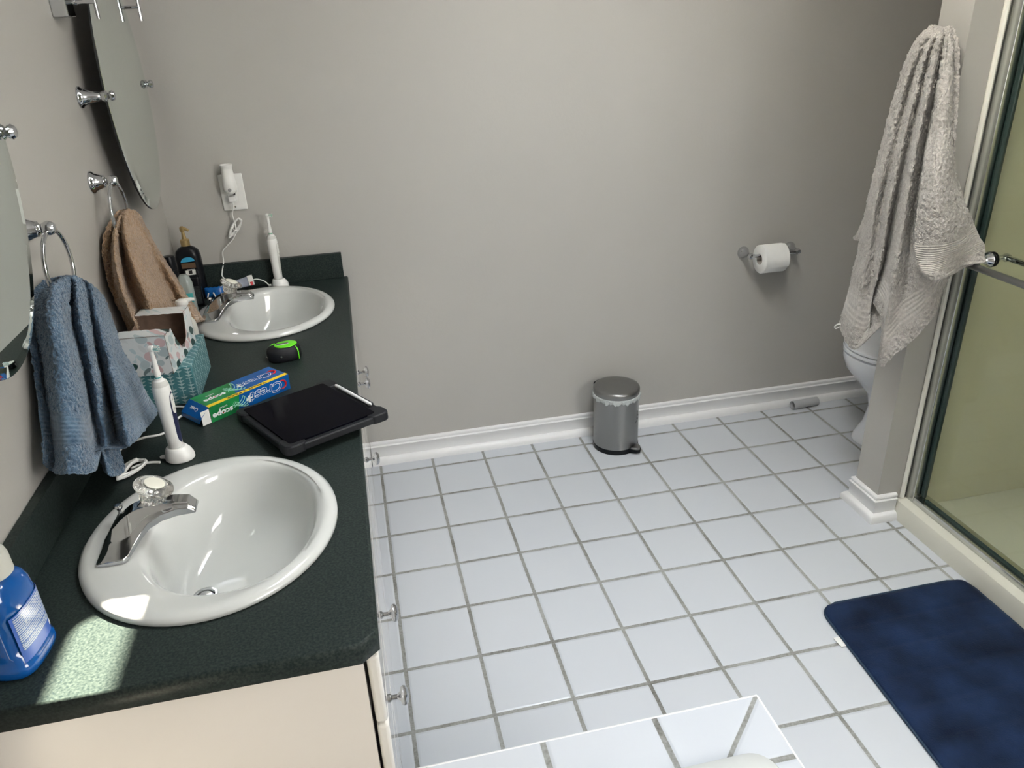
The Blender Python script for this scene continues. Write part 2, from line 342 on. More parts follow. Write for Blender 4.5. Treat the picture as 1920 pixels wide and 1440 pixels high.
def shower_glass():
    m = bpy.data.materials.new('shower_glass'); m.use_nodes = True; nt = m.node_tree
    for n in list(nt.nodes): nt.nodes.remove(n)
    out = nt.nodes.new('ShaderNodeOutputMaterial'); tr = nt.nodes.new('ShaderNodeBsdfTransparent'); tr.inputs[0].default_value = (0.90, 0.92, 0.88, 1)
    gl = nt.nodes.new('ShaderNodeBsdfGlossy'); gl.inputs['Roughness'].default_value = 0.03; gl.inputs['Color'].default_value = (0.9, 0.95, 0.9, 1)
    fr = nt.nodes.new('ShaderNodeFresnel'); fr.inputs['IOR'].default_value = 1.5; mx = nt.nodes.new('ShaderNodeMixShader')
    tc = nt.nodes.new('ShaderNodeTexCoord'); nz = nt.nodes.new('ShaderNodeTexNoise'); nz.inputs['Scale'].default_value = 4
    nt.links.new(tc.outputs['Object'], nz.inputs['Vector']); mr = nt.nodes.new('ShaderNodeMapRange'); mr.inputs['To Min'].default_value = 0.02; mr.inputs['To Max'].default_value = 0.06
    nt.links.new(nz.outputs['Fac'], mr.inputs['Value']); nt.links.new(mr.outputs[0], gl.inputs['Roughness'])
    ge = nt.nodes.new('ShaderNodeNewGeometry'); ff = math_node(nt, 'MULTIPLY', fr.outputs[0], math_node(nt, 'SUBTRACT', 1.0, ge.outputs['Backfacing'])); nt.links.new(ff, mx.inputs[0]); nt.links.new(tr.outputs[0], mx.inputs[1]); nt.links.new(gl.outputs[0], mx.inputs[2]); nt.links.new(mx.outputs[0], out.inputs[0])
    return m
M_sglass = shower_glass()
# ------------------------------------------------------------------ the room
XW, YB, YF, XR = -0.592, 0.0933, -3.5, 2.65
def plainbox(name, mat_, *b, **k):
    bm = newbm(); box(bm, *b); return obj(name, bm, mat_, smooth=False, **k)
struct(plainbox('floor', M_floor, XW - .1, YF - .1, -0.06, XR + .1, YB + .1, 0.0))
struct(plainbox('wall_left', M_wall, XW - .1, YF - .1, -0.06, XW, YB + .1, CEIL))
struct(plainbox('wall_back', M_wall, XW - .1, YB, -0.06, XR + .1, YB + .1, CEIL))
struct(plainbox('wall_right', M_wall, XR, YF - .1, -0.06, XR + .1, YB + .1, CEIL))
# front wall (behind the camera) with a window opening x -0.65..0.95 z 1.15..2.35
bm = newbm()
WX0, WX1, WZ0, WZ1 = -0.6, 0.9, 1.2, 2.3
box(bm, XW - .1, YF - .1, -0.06, WX0 + .1, YF, CEIL) if WX0 + .1 > XW else None
bm.free(); bm = newbm()
wx0, wx1 = 1.25, 2.55
box(bm, XW - .1, YF - .1, -0.06, wx0, YF, CEIL); box(bm, wx1, YF - .1, -0.06, XR + .1, YF, CEIL)
box(bm, wx0, YF - .1, -0.06, wx1, YF, WZ0); box(bm, wx0, YF - .1, WZ1, wx1, YF, CEIL)
struct(obj('wall_front', bm, M_wall, smooth=False))
bm = newbm()
for a in ((wx0, WZ0, wx0+.05, WZ1), (wx1-.05, WZ0, wx1, WZ1), (wx0, WZ0, wx1, WZ0+.05), (wx0, WZ1-.05, wx1, WZ1), ((wx0+wx1)/2-.02, WZ0, (wx0+wx1)/2+.02, WZ1)):
    box(bm, a[0], YF - .08, a[1], a[2], YF - .03, a[3])
win = struct(obj('window_1', bm, M_trim, smooth=False))
M_wglass = mat('obscure_window_glass', (0.9, 0.92, 0.92), 0.3, trans=1.0)
bm = newbm(); box(bm, wx0+.04, YF - .058, WZ0+.04, wx1-.04, YF - .054, WZ1-.04); obj('window_pane', bm, M_wglass, win, smooth=False)
# ceiling with a rounded skylight opening, and its shaft
def rrect(x0, y0, x1, y1, r, n=6):
    out = []
    for cx, cy, a0 in ((x1-r, y1-r, 0), (x0+r, y1-r, 90), (x0+r, y0+r, 180), (x1-r, y0+r, 270)):
        for k in range(n + 1):
            a = math.radians(a0 + 90 * k / n); out.append((cx + r*cos(a), cy + r*sin(a)))
    return out
def holed_plate(polys, z0, z1, bev=0.0):
    cu = bpy.data.curves.new('pl', 'CURVE'); cu.dimensions = '2D'; cu.fill_mode = 'BOTH'; cu.extrude = (z1 - z0) / 2 - bev; cu.bevel_depth = bev; cu.bevel_resolution = 0
    for pts in polys:
        s = cu.splines.new('POLY'); s.points.add(len(pts) - 1); s.use_cyclic_u = True
        for i, p in enumerate(pts): s.points[i].co = (p[0], p[1], 0, 1)
    o = bpy.data.objects.new('pl', cu); COL.objects.link(o)
    me = bpy.data.meshes.new_from_object(o.evaluated_get(bpy.context.evaluated_depsgraph_get()))
    b = newbm(); b.from_mesh(me); bmesh.ops.translate(b, vec=(0, 0, (z0 + z1) / 2), verts=b.verts)
    bmesh.ops.remove_doubles(b, verts=b.verts, dist=1e-5)
    bpy.data.objects.remove(o); bpy.data.curves.remove(cu); bpy.data.meshes.remove(me); return b
hole = rrect(SKX0, SKY0, SKX1, SKY1, 0.04)
bm = holed_plate([[(XW-.1, YF-.1), (XR+.1, YF-.1), (XR+.1, YB+.1), (XW-.1, YB+.1)], hole], CEIL, CEIL + .01)
struct(obj('ceiling', bm, M_ceil, smooth=False))
bm = newbm()
for b_ in ((SKX0-.05, SKY0-.05, SKX0, SKYT+.05), (SKX1, SKY0-.05, SKX1+.05, SKYT+.05), (SKX0, SKY0-.05, SKX1, SKY0), (SKX0, SKYT, SKX1, SKYT+.05)):
    box(bm, b_[0], b_[1], CEIL + .012, b_[2], b_[3], SHAFT)
struct(obj('window_2', bm, M_ceil, smooth=False))     # skylight shaft
bm = newbm()
# unseen roof slab, added to keep the sun off everything but the skylight
for b_ in ((XW-.3, YF-.3, SKX0, YB+.3), (SKX1, YF-.3, XR+.3, YB+.3), (SKX0, YF-.3, SKX1, SKY0), (SKX0, SKYT, SKX1, YB+.3)):
    box(bm, b_[0], b_[1], SHAFT, b_[2], b_[3], SHAFT + .05)
struct(obj('roof_sun_blocker', bm, M_ceil, smooth=False))
# stub wall between toilet corner and shower
PX, PY0, PY1 = 1.630, -0.763, -0.645
struct(plainbox('wall_partition', M_wall, PX, PY0, 0, XR, PY1, CEIL))

def base_profile(off):  # (distance out from the wall, height)
    return [(0, 0), (.029, 0), (.0295, .010), (.027, .020), (.022, .027), (.0165, .030), (.0115, .031), (.0115, .071), (.0150, .074), (.0155, .079), (.0095, .082), (.0095, .086), (.0120, .089), (.0110, .094), (.004, .097), (0, .097)]
def baseboard(name, path):
    """path: list of (x,y, nx,ny) stations with the outward normal (mitred where needed)"""
    bm = newbm(); prof = base_profile(0); loops = []
    for x, y, nx, ny in path: loops.append([(x + nx*d, y + ny*d, h) for d, h in prof])
    loft(bm, loops, True, True, closed=True); return struct(obj(name, bm, M_trim, angle=50))
baseboard('baseboard_back', [(-0.03, YB, 0, -1), (XR, YB, 0, -1)])
baseboard('baseboard_partition', [(1.95, PY1, 0, 1), (PX, PY1, -1, 1), (PX, PY0, -1, -1), (1.700, PY0, 0, -1)])
baseboard('baseboard_right', [(XR, YB, -1, -1), (XR, PY1, -1, 1)])

# ------------------------------------------------------------------ shower
GX = 1.765
bm = newbm()
prof = [(1.700, .0005), (1.702, .045), (1.708, .066), (1.722, .074), (1.80, .074), (1.82, .066), (1.83, .05), (1.83, 0)]
loft(bm, [[(x, -2.25, z) for x, z in prof], [(x, PY0, z) for x, z in prof]])
pan = thing('shower_pan', 'biscuit moulded shower base with raised rounded curb beside the blue mat', 'shower base', (0, 0, 0))
obj('curb', bm, M_pan, pan, angle=40)
bm = newbm(); box(bm, 1.83, -2.25, 0.001, XR, PY0, 0.03); obj('pan_floor', bm, M_pan, pan, smooth=False)
struct(plainbox('wall_shower', M_shwall, 1.80, PY0 - .012, .031, XR - .014, PY0 - .002, 2.05)); struct(plainbox('wall_shower_right', M_shwall, XR - .012, -2.24, .031, XR - .002, PY0 - .002, 2.05)); struct(plainbox('wall_shower_front', M_wall, 1.70, -2.36, 0.0, XR, -2.26, CEIL))
enc = thing('shower_enclosure', 'framed glass shower door panel standing on the biscuit curb', 'shower door', (0, 0, 0))
bm = newbm(); box(bm, 1.735, PY0 - .042, .074, 1.762, PY0 - .001, 2.0); obj('wall_jamb', bm, M_alu, enc, bevel=.002)
bm = newbm(); tube(bm, [(1.722, PY0 - .006, .076), (1.7235, PY0 - .007, .6), (1.722, PY0 - .006, 1.2), (1.722, PY0 - .006, 2.0)], .0075, 8); obj('caulk_bead', bm, M_caulk, enc)
bm = newbm(); box(bm, 1.7625, PY0 - .046, .098, 1.782, PY0 - .002, 2.0); box(bm, 1.759, PY0 - .0595, .098, 1.771, PY0 - .0465, 2.0); obj('seal_strip', bm, M_gasket, enc, bevel=.003)
bm = newbm(); box(bm, 1.735, -2.25, .0745, 1.79, PY0 - .042, .096); obj('bottom_track', bm, M_alu, enc, bevel=.003)
bm = newbm(); box(bm, 1.735, -2.25, 2.0, 1.79, PY0, 2.04); obj('top_track', bm, M_alu, enc, bevel=.003)
bm = newbm(); box(bm, GX - .003, -2.25, .0965, GX + .003, PY0 - .060, 2.0); obj('glass_panel', bm, M_sglass, enc, smooth=False)
bm = newbm(); box(bm, GX - .012, -2.25, .0965, GX - .0035, PY0 - .0755, .104); obj('sweep', bm, M_gasket, enc)
BZ = 0.93
bar = thing('shower_towel_bar', 'chrome towel bar bolted through the shower glass, partly under the taupe towel', 'towel bar', (0, 0, 0))
bm = newbm(); tube(bm, [(1.680, -0.80, BZ - .003), (1.680, -1.45, BZ - .003)], .0095, 16); obj('outer_bar', bm, M_brushed, bar)
for py in (-0.862, -1.43):
    bm = newbm(); lathe(bm, [(.0, -.085), (.011, -.083), (.0135, -.075), (.011, -.066), (.0085, -.06), (.0085, -.03), (.013, -.018), (.021, -.010), (.022, -.0045)], 24, (GX, py, BZ), 'X'); obj('outer_post', bm, M_chrome, bar)
    bm = newbm(); lathe(bm, [(.0215, .0035), (.0215, .007), (.017, .008), (.017, .0035)], 24, (GX, py, BZ), 'X', cap0=False, cap1=False); lathe(bm, [(.022, -.0075), (.0225, -.0035)], 24, (GX, py, BZ), 'X'); obj('washer', bm, M_black, bar)
    bm = newbm(); lathe(bm, [(.016, .0035), (.014, .012), (.009, .017), (.009, .032), (.007, .036), (.012, .045), (.0125, .052), (.009, .06), (0, .062)], 24, (GX, py, BZ), 'X'); obj('inner_post', bm, M_chrome, bar)
bm = newbm(); tube(bm, [(1.814, -0.855, BZ), (1.814, -1.44, BZ)], .0085, 16); obj('inner_bar', bm, M_chrome, bar)

# ------------------------------------------------------------------ tub deck and tub
DZ = 0.448
bm = newbm(); prism(bm, [(0.0, YF + .004), (0.0, -1.795), (0.0, -1.714), (0.63, -1.714), (0.63, YF + .004)], 0.001, DZ)
deck = thing('tub_deck', 'white tiled tub surround with bullnose edge at the bottom of the view', 'tub deck')
# cut the tub opening: build the top as a holed plate and the body as panels
bm.free()
TX0, TX1, TY0, TY1 = -0.06, 0.56, -3.25, -1.85
bm = holed_plate([[(0.0, YF+.004), (0.63, YF+.004), (0.63, -1.714), (0.0, -1.714)], rrect(0.03, TY0, TX1-.01, TY1-.01, .05)], DZ - .012, DZ)
obj('deck_top', bm, M_deck, deck, smooth=False, bevel=.0)
bm = newbm(); box(bm, 0.0, -1.727, .001, 0.63, -1.715, DZ - .0125); box(bm, .618, YF+.004, .001, .629, -1.727, DZ - .0125); obj('deck_apron', bm, M_deck, deck, smooth=False)
bm = newbm(); tube(bm, [(0.0, -1.7135, DZ - .003), (.632, -1.7135, DZ - .003)], .0036, 8); tube(bm, [(.6315, -1.7135, DZ - .003), (.6315, YF+.006, DZ - .003)], .0036, 8); obj('bullnose_edge', bm, M_trim, deck)
tub = thing('bathtub', 'white bathtub rim set in the tiled deck, with a chrome knob', 'bathtub')
bm = newbm()
def rr3(x0, y0, x1, y1, r, z): return [(p[0], p[1], z) for p in rrect(x0, y0, x1, y1, r, 8)]
loft(bm, [rr3(.012, TY0-.02, .588, -1.828, .045, DZ), rr3(.012, TY0-.02, .588, -1.828, .045, DZ+.010), rr3(.018, TY0-.014, .582, -1.834, .04, DZ+.018), rr3(.07, TY0+.04, .53, -1.90, .06, DZ+.016),
          rr3(.082, TY0+.06, .518, -1.915, .06, DZ+.005), rr3(.11, TY0+.1, .49, -1.98, .09, .14), rr3(.16, TY0+.2, .44, -2.1, .09, .09)], cap0=False)
obj('tub_shell', bm, M_porc, tub, angle=60)
bm = newbm(); lathe(bm, [(.024, 0), (.024, .006), (.019, .012), (.019, .026), (.016, .032), (0, .034)], 24, (.375, -1.868, DZ + .0165)); obj('air_control_knob', bm, M_chrome, tub)

# ------------------------------------------------------------------ vanity
van = thing('vanity_cabinet', 'long white double vanity cabinet under the dark green worktop', 'vanity cabinet')
VY0, VY1 = -1.745, YB - .004
bm = newbm(); box(bm, XW+.001, VY0, .001, -0.055, VY0+.018, HZ-.0405); obj('side_panel', bm, M_cab, van, smooth=False)
bm = newbm(); box(bm, XW+.001, VY1-.018, .001, -0.055, VY1, HZ-.0405); box(bm, XW+.001, VY0+.018, .08, XW+.012, VY1-.018, HZ-.0405); box(bm, XW+.012, VY0+.018, .08, -.056, VY1-.018, .096)
box(bm, -.12, VY0+.018, .001, -.105, VY1-.018, .0795); box(bm, -.072, VY0+.018, .60, -.056, VY1-.018, HZ-.0405)
obj('carcass', bm, M_cab, van, smooth=False)
DF = -0.031
def front(name, y0, y1, z0, z1, knob=None):
    bm = newbm(); box(bm, DF - .019, y0 + .002, z0, DF, y1 - .002, z1)
    d = obj(name, bm, M_door, van, bevel=.006, seg=3, smooth=True, angle=60)
    if knob:
        ky, kz = knob
        bm = newbm(); lathe(bm, [(.0075, 0), (.0075, .003), (.0045, .006), (.0042, .015), (.008, .020), (.0155, .0225), (.0175, .0265), (.0170, .030), (.012, .034), (0, .0355)], 20, (DF, ky, kz), 'X'); obj('knob', bm, M_chrome, d)
ys = [(-0.365, YB - .03), (-0.72, -0.365), (-1.00, -0.72), (-1.47, -1.00), (-1.745, -1.47)]
front('drawer_front', *ys[0], .603, .742); front('drawer_front', *ys[1], .603, .742); front('drawer_front', ys[2][0], ys[2][1], .603, .742); front('drawer_front', *ys[3], .603, .742); front('drawer_front', *ys[4], .603, .742)
front('door', *ys[0], .10, .597, (-0.325, .587)); front('door', *ys[1], .10, .597, (-0.405, .582))
front('drawer', *ys[2], .38, .597, (-0.80, .535)); front('drawer', *ys[2], .10, .374)
front('door', *ys[3], .10, .597, (-1.43, .545)); front('drawer', *ys[4], .41, .597, (-1.605, .507)); front('drawer', *ys[4], .10, .404)
# worktop with two sink cut-outs, bevelled laminate edge, splashes
SK = [(-0.297, -1.412), (-0.292, -0.232)]
SA, SB = 0.217, 0.246
XE, YE = -0.0275, -1.764
cu_out = [(XW+.005, YB-.005), (XW+.005, YE+.004), (XE-.029, YE+.004), (XE-.004, YE+.025), (XE-.004, YB-.005)]
holes = [[(p[0], p[1]) for p in ell(cx, cy, SA - .014, SB - .014, 0, 64)] for cx, cy in SK]
ctr = thing('worktop', 'dark green speckled laminate worktop with clipped corner along the left wall', 'worktop')
bm = holed_plate([cu_out] + holes, HZ - .04, HZ, .004)
obj('worktop_slab', bm, M_counter, ctr, smooth=False)
bm = newbm(); box(bm, XW+.001, -1.70, HZ+.0005, XW+.020, YB-.001, HZ+.090); obj('side_splash', bm, M_counter, ctr, smooth=False, bevel=.0015, seg=1)
bm = newbm(); box(bm, XW+.0205, YB-.021, HZ+.0005, -0.0405, YB-.001, HZ+.090); obj('back_splash', bm, M_counter, ctr, smooth=False, bevel=.0015, seg=1)

def make_sink(cx, cy, label):
    t = thing('basin', label, 'sink', (cx, cy, HZ), group='oval washbasins in the worktop')
    bm = newbm(); n = 72; bx, by = .034, .004
    L_ = [ell(0, 0, SA - .004, SB - .004, .0006, n), ell(0, 0, SA, SB, .003, n), ell(0, 0, SA - .001, SB - .001, .009, n), ell(0, 0, SA - .008, SB - .008, .0145, n), ell(0, 0, SA - .018, SB - .018, .0165, n), ell(.004, 0, SA - .028, SB - .026, .0155, n)]
    def o(a, b, z, dx=0, p=2.15): return ell(bx + dx, by, a, b, z, n, p)
    L_ += [o(.156, .206, .0145), o(.150, .200, .0125), o(.145, .195, .007), o(.141, .191, -.004), o(.134, .184, -.03, -.003), o(.121, .168, -.07, -.010), o(.101, .140, -.105, -.026), o(.074, .100, -.128, -.045), o(.043, .055, -.139, -.065, 2), o(.021, .021, -.143, -.080, 2)]
    rows = loft(bm, L_, False, False)
    obj('bowl', bm, M_porc, t, angle=80)
    bm = newbm(); lathe(bm, [(.023, 0), (.022, .003), (.018, .003), (.016, 0), (.0155, -.02), (0, -.02)], 28, (bx - .080, by, -.143), cap0=False); obj('drain', bm, M_chrome, t)
    bm = newbm(); lathe(bm, [(.013, -.006), (.0145, -.001), (.012, .002), (0, .004)], 24, (bx - .080, by, -.143)); obj('stopper', bm, M_chrome, t)
    return t
make_sink(*SK[0], 'near oval white washbasin, closest to the camera, partly in sunlight')
make_sink(*SK[1], 'far oval white washbasin near the back wall')

def make_faucet(x, y, label, turn=0.0):
    t = thing('faucet', label, 'faucet', (x, y, HZ + .0163), turn, group='chrome single-knob faucets')
    S = [(-.028, .072, 0, .005, .016, .008), (-.025, .0765, 0, .006, .017, .014), (-.012, .078, 0, .008, .018, .030), (.004, .078, 0, .008, .018, .044), (.016, .077, 0, .008, .0175, .053),
         (.023, .070, .001, .009, .017, .057), (.030, .055, .008, .010, .0165, .060), (.040, .041, .018, .012, .016, .063), (.053, .031, .029, .013, .0155, .0655), (.073, .0245, .037, .014, .015, .066), (.098, .021, .041, .015, .014, .0645), (.118, .0195, .041, .013, .013, .0615), (.129, .017, .0405, .004, .0125, .048)]
    bm = newbm(); loops = []
    for xx, w, zb, e, c, zt in S:
        m_ = (w + c) / 2 - (w - c) * .16; zm = zb + e + (zt - zb - e) * .36
        loops.append([(xx, -w, zb), (xx, -w, zb+e), (xx, -m_, zm), (xx, -c, zt), (xx, c, zt), (xx, m_, zm), (xx, w, zb+e), (xx, w, zb)])
    loft(bm, loops); obj('spout_body', bm, M_chrome, t, angle=28, bevel=.0012)
    ax = Matrix.Rotation(math.radians(24), 4, 'Y')
    mt = Matrix.Translation((.052, 0, .056)) @ ax @ Matrix.Scale(.86, 4)
    bm = newbm(); lathe(bm, [(.021, -.02), (.0205, .0), (.017, .006), (.015, .012)], 32); bmesh.ops.transform(bm, matrix=mt, verts=bm.verts); obj('collar', bm, M_chrome, t)
    k = None
    bm = newbm(); n = 64; loops = []
    for r, h, fl in ((.0165, .0125, .0), (.0185, .014, .05), (.0215, .022, .06), (.0235, .032, .06), (.0245, .036, .02), (.030, .040, 0), (.0365, .044, 0), (.038, .0475, 0), (.0365, .051, 0), (.029, .0545, 0), (.024, .056, 0), (.022, .0545, 0)):
        loops.append([(r * (1 + fl * (1 if i % 4 < 2 else -1)) * cos(2*pi*i/n), r * (1 + fl * (1 if i % 4 < 2 else -1)) * sin(2*pi*i/n), h) for i in range(n)])
    loft(bm, loops); bmesh.ops.transform(bm, matrix=mt, verts=bm.verts); k = obj('knob', bm, M_acry, t, angle=50)
    bm = newbm(); lathe(bm, [(0, .0545), (.0195, .0555), (.0195, .057), (.016, .0585), (0, .059)], 32); bmesh.ops.transform(bm, matrix=mt, verts=bm.verts); obj('insert', bm, M_disc, k)
    bm = newbm(); lathe(bm, [(.0028, 0), (.0028, .022), (.006, .025), (.0085, .029), (.006, .033), (0, .034)], 20, (-.012, .046, .008)); obj('lift_rod', bm, M_chrome, t)
    return t
make_faucet(-0.444, -1.417, 'chrome faucet with clear knob on the near basin')
make_faucet(-0.444, -0.237, 'chrome faucet with clear knob on the far basin')

# ------------------------------------------------------------------ mirrors, towel rings, sconces
def post(bm, y, z, d, r=.026, x0=XW):
    lathe(bm, [(r, .0005), (r, .003), (r*.93, .006), (r*.80, .009), (r*.74, .013), (r*.70, .016), (r*.66, .0175), (r*.52, .030), (r*.42, d - .014), (r*.30, d - .009)], 32, (x0, y, z), 'X')
def mirror(cy, cz, b, label, tilt=0.0):
    t = thing('oval_mirror', label, 'mirror', (XW + .060, cy, cz), group='oval pivot mirrors over the vanity')
    a = .228
    bm = newbm(); n = 96
    def e(k, xx): return [(xx, (a - k) * cos(2*pi*i/n), (b - k) * sin(2*pi*i/n)) for i in range(n)]
    loft(bm, [e(.020, .0035), e(.0185, .0033), e(.001, .0015), e(0, .0005)], cap0=True, cap1=False)
    g = obj('mirror_glass', bm, M_mirror, t, smooth=False)
    bm = newbm(); loft(bm, [e(0, .0004), e(0, -.004), e(.01, -.006)], True, True); obj('backing', bm, M_mback, t, smooth=False)
    for o_ in (g,): pass
    for s in (-1, 1):
        bm = newbm(); post(bm, cy + s*a - cy, 0, .058, x0=-.060)
        lathe(bm, [(.006, .046), (.011, .050), (.0135, .055), (.0135, .060), (.010, .064), (.006, .067), (.011, .070), (.0125, .075), (.009, .080), (0, .082)], 24, (-.060, s * a, 0), 'X')
        obj('pivot_post', bm, M_chrome, t, angle=40)
    t.rotation_euler = (0, tilt, 0)
    return t
mirror(-0.262, 1.466, .318, 'far oval wall mirror beside the back corner')
mirror(-1.392, 1.458, .335, 'near oval mirror with a polished rim, at the left edge of the view')
def towel_ring(y, z, label):
    t = thing('towel_ring', label, 'towel ring', (XW, y, z), group='chrome towel rings')
    bm = newbm(); post(bm, 0, 0, .045, .027, x0=0)
    lathe(bm, [(.007, .034), (.010, .038), (.0125, .043), (.014, .048), (.0125, .054), (.009, .059), (0, .061)], 24, (0, 0, 0), 'X'); obj('ring_post', bm, M_chrome, t, angle=40)
    bm = newbm(); R = .071
    tube(bm, [(.047, R * sin(2*pi*k/64), -R - .004 + R * cos(2*pi*k/64)) for k in range(64)], .0042, 12, closed=True); obj('ring', bm, M_chrome, t)
    return t
towel_ring(-1.058, 1.275, 'near chrome towel ring holding the blue towel')
towel_ring(-0.575, 1.279, 'far chrome towel ring holding the tan towel')
def sconce(y, label, flip=1):
    t = thing('wall_sconce', label, 'wall light bracket', (XW, y, 1.70), group='chrome bracket arms beside the far mirror')
    bm = newbm(); box(bm, .0005, -.030, -.060, .034, .030, .09); obj('backplate', bm, M_chrome, t, bevel=.002)
    bm = newbm(); tube(bm, [(.033, 0, -.030), (.088, 0, -.030)], .0045, 14); lathe(bm, [(.0065, .046), (.0072, .048), (.0065, .050)], 16, (0, 0, -.030), 'X'); obj('arm', bm, M_chrome, t)
    bm = newbm(); tube(bm, [(.0885, 0, .09), (.0885, 0, -.066)], .0042, 14); obj('rod', bm, M_chrome, t)
    return t
sconce(-0.500, 'chrome wall bracket left of the far mirror, cut off by the top edge')
sconce(-0.035, 'chrome wall bracket right of the far mirror, cut off by the top edge')
# ------------------------------------------------------------------ towels
def towel(name, cols, back_shift, mat_, label, cat, parent=None, per_c=9, per_r=9, band=(.74,.86), pile_size=.0055, pile_h=.0075, rough_amp=.002, lift=.02):
    """closed drape: front columns (left to right) plus a flatter back layer; every column runs from the hanging point to the hem"""
    nr = len(cols[0])
    bx, by = back_shift
    back = []
    n = len(cols)
    for k in (n - 2, n - 4, 3, 1) if n > 8 else (n - 2, 1):
        col = []
        for j, p in enumerate(cols[k]):
            # the back layer follows a smoothed version of the front, pushed towards the wall
            q = [sum(cols[m][j][i] for m in range(max(0, k-2), min(n, k+3))) / (min(n, k+3) - max(0, k-2)) for i in range(3)]
            f = min(1, (j + .6) / 2)
            col.append((q[0] + bx * f, q[1] + by * f, q[2] + .002 + lift * (j / (nr - 1)) ** 2))
        back.append(col)
    allc = [list(c) for c in cols] + back
    C2 = [catmull(c, per_r) for c in allc]                      # along the length
    rows = []
    m = len(C2[0])
    for j in range(m):
        rows.append(catmull([c[j] for c in C2], per_c, closed=True))
    nc = len(rows[0]); me_v = []; bm = newbm(); uvl = bm.loops.layers.uv.new('UVMap')
    V = []
    for j, r in enumerate(rows):
        rr = []
        for i, p in enumerate(r):
            q = Vector(p) * 38
            d = noise.noise_vector(q) * rough_amp + noise.noise_vector(Vector(p) * 120) * rough_amp * .6
            rr.append(bm.verts.new(Vector(p) + d))
        V.append(rr)
    def quad(a, uvs):
        f = bm.faces.new(a)
        for l, uv in zip(f.loops, uvs): l[uvl].uv = uv
    for j in range(m - 1):
        for i in range(nc):
            i2 = (i + 1) % nc
            quad([V[j][i], V[j][i2], V[j+1][i2], V[j+1][i]], [(i/nc, j/(m-1)), ((i+1)/nc, j/(m-1)), ((i+1)/nc, (j+1)/(m-1)), (i/nc, (j+1)/(m-1))])
    for rr, v in ((V[0], 0.0), (V[-1], 1.0)):
        c = bm.verts.new(sum((x.co for x in rr), Vector()) / nc + Vector((0, 0, .006 if v == 0 else .010)))
        for i in range(nc): quad([rr[i], rr[(i+1) % nc], c], [(i/nc, v), ((i+1)/nc, v), (.5, v)])
    o = obj(name, bm, mat_, parent, angle=180)
    vg = o.vertex_groups.new(name='pile'); b0, b1 = band; m1 = m - 1
    for j in range(m):
        v_ = j / m1; w_ = 0.05 if b0 - .01 < v_ < b1 + .01 or v_ > .985 else 1.0
        vg.add(list(range(j*nc, (j+1)*nc)), w_, 'REPLACE')
    sm = o.modifiers.new('sub', 'SUBSURF'); sm.levels = sm.render_levels = 2
    tx = bpy.data.textures.new('pile', 'CLOUDS'); tx.noise_scale = pile_size; tx.noise_depth = 1
    dm = o.modifiers.new('pile', 'DISPLACE'); dm.texture = tx; dm.strength = pile_h; dm.mid_level = 0.5; dm.vertex_group = 'pile'; dm.texture_coords = 'LOCAL'
    if label: tag(o, label, cat)
    return o
M_tblue = towel_mat('blue_terry', (0.145, 0.235, 0.34), (0.04, 0.08, 0.135), .004, 230, ((0.74, 0.86),))
M_ttan = towel_mat('tan_terry', (0.50, 0.33, 0.20), (0.28, 0.18, 0.105), .004, 260, ((0.9, 0.96),))
M_ttaupe = towel_mat('taupe_terry', (0.55, 0.52, 0.485), (0.33, 0.31, 0.285), .003, 260, ((0.80, 0.90),))
M_tflap = towel_mat('taupe_terry_corner', (0.55, 0.52, 0.485), (0.33, 0.31, 0.285), .003, 260, ((0.60, 0.86),))
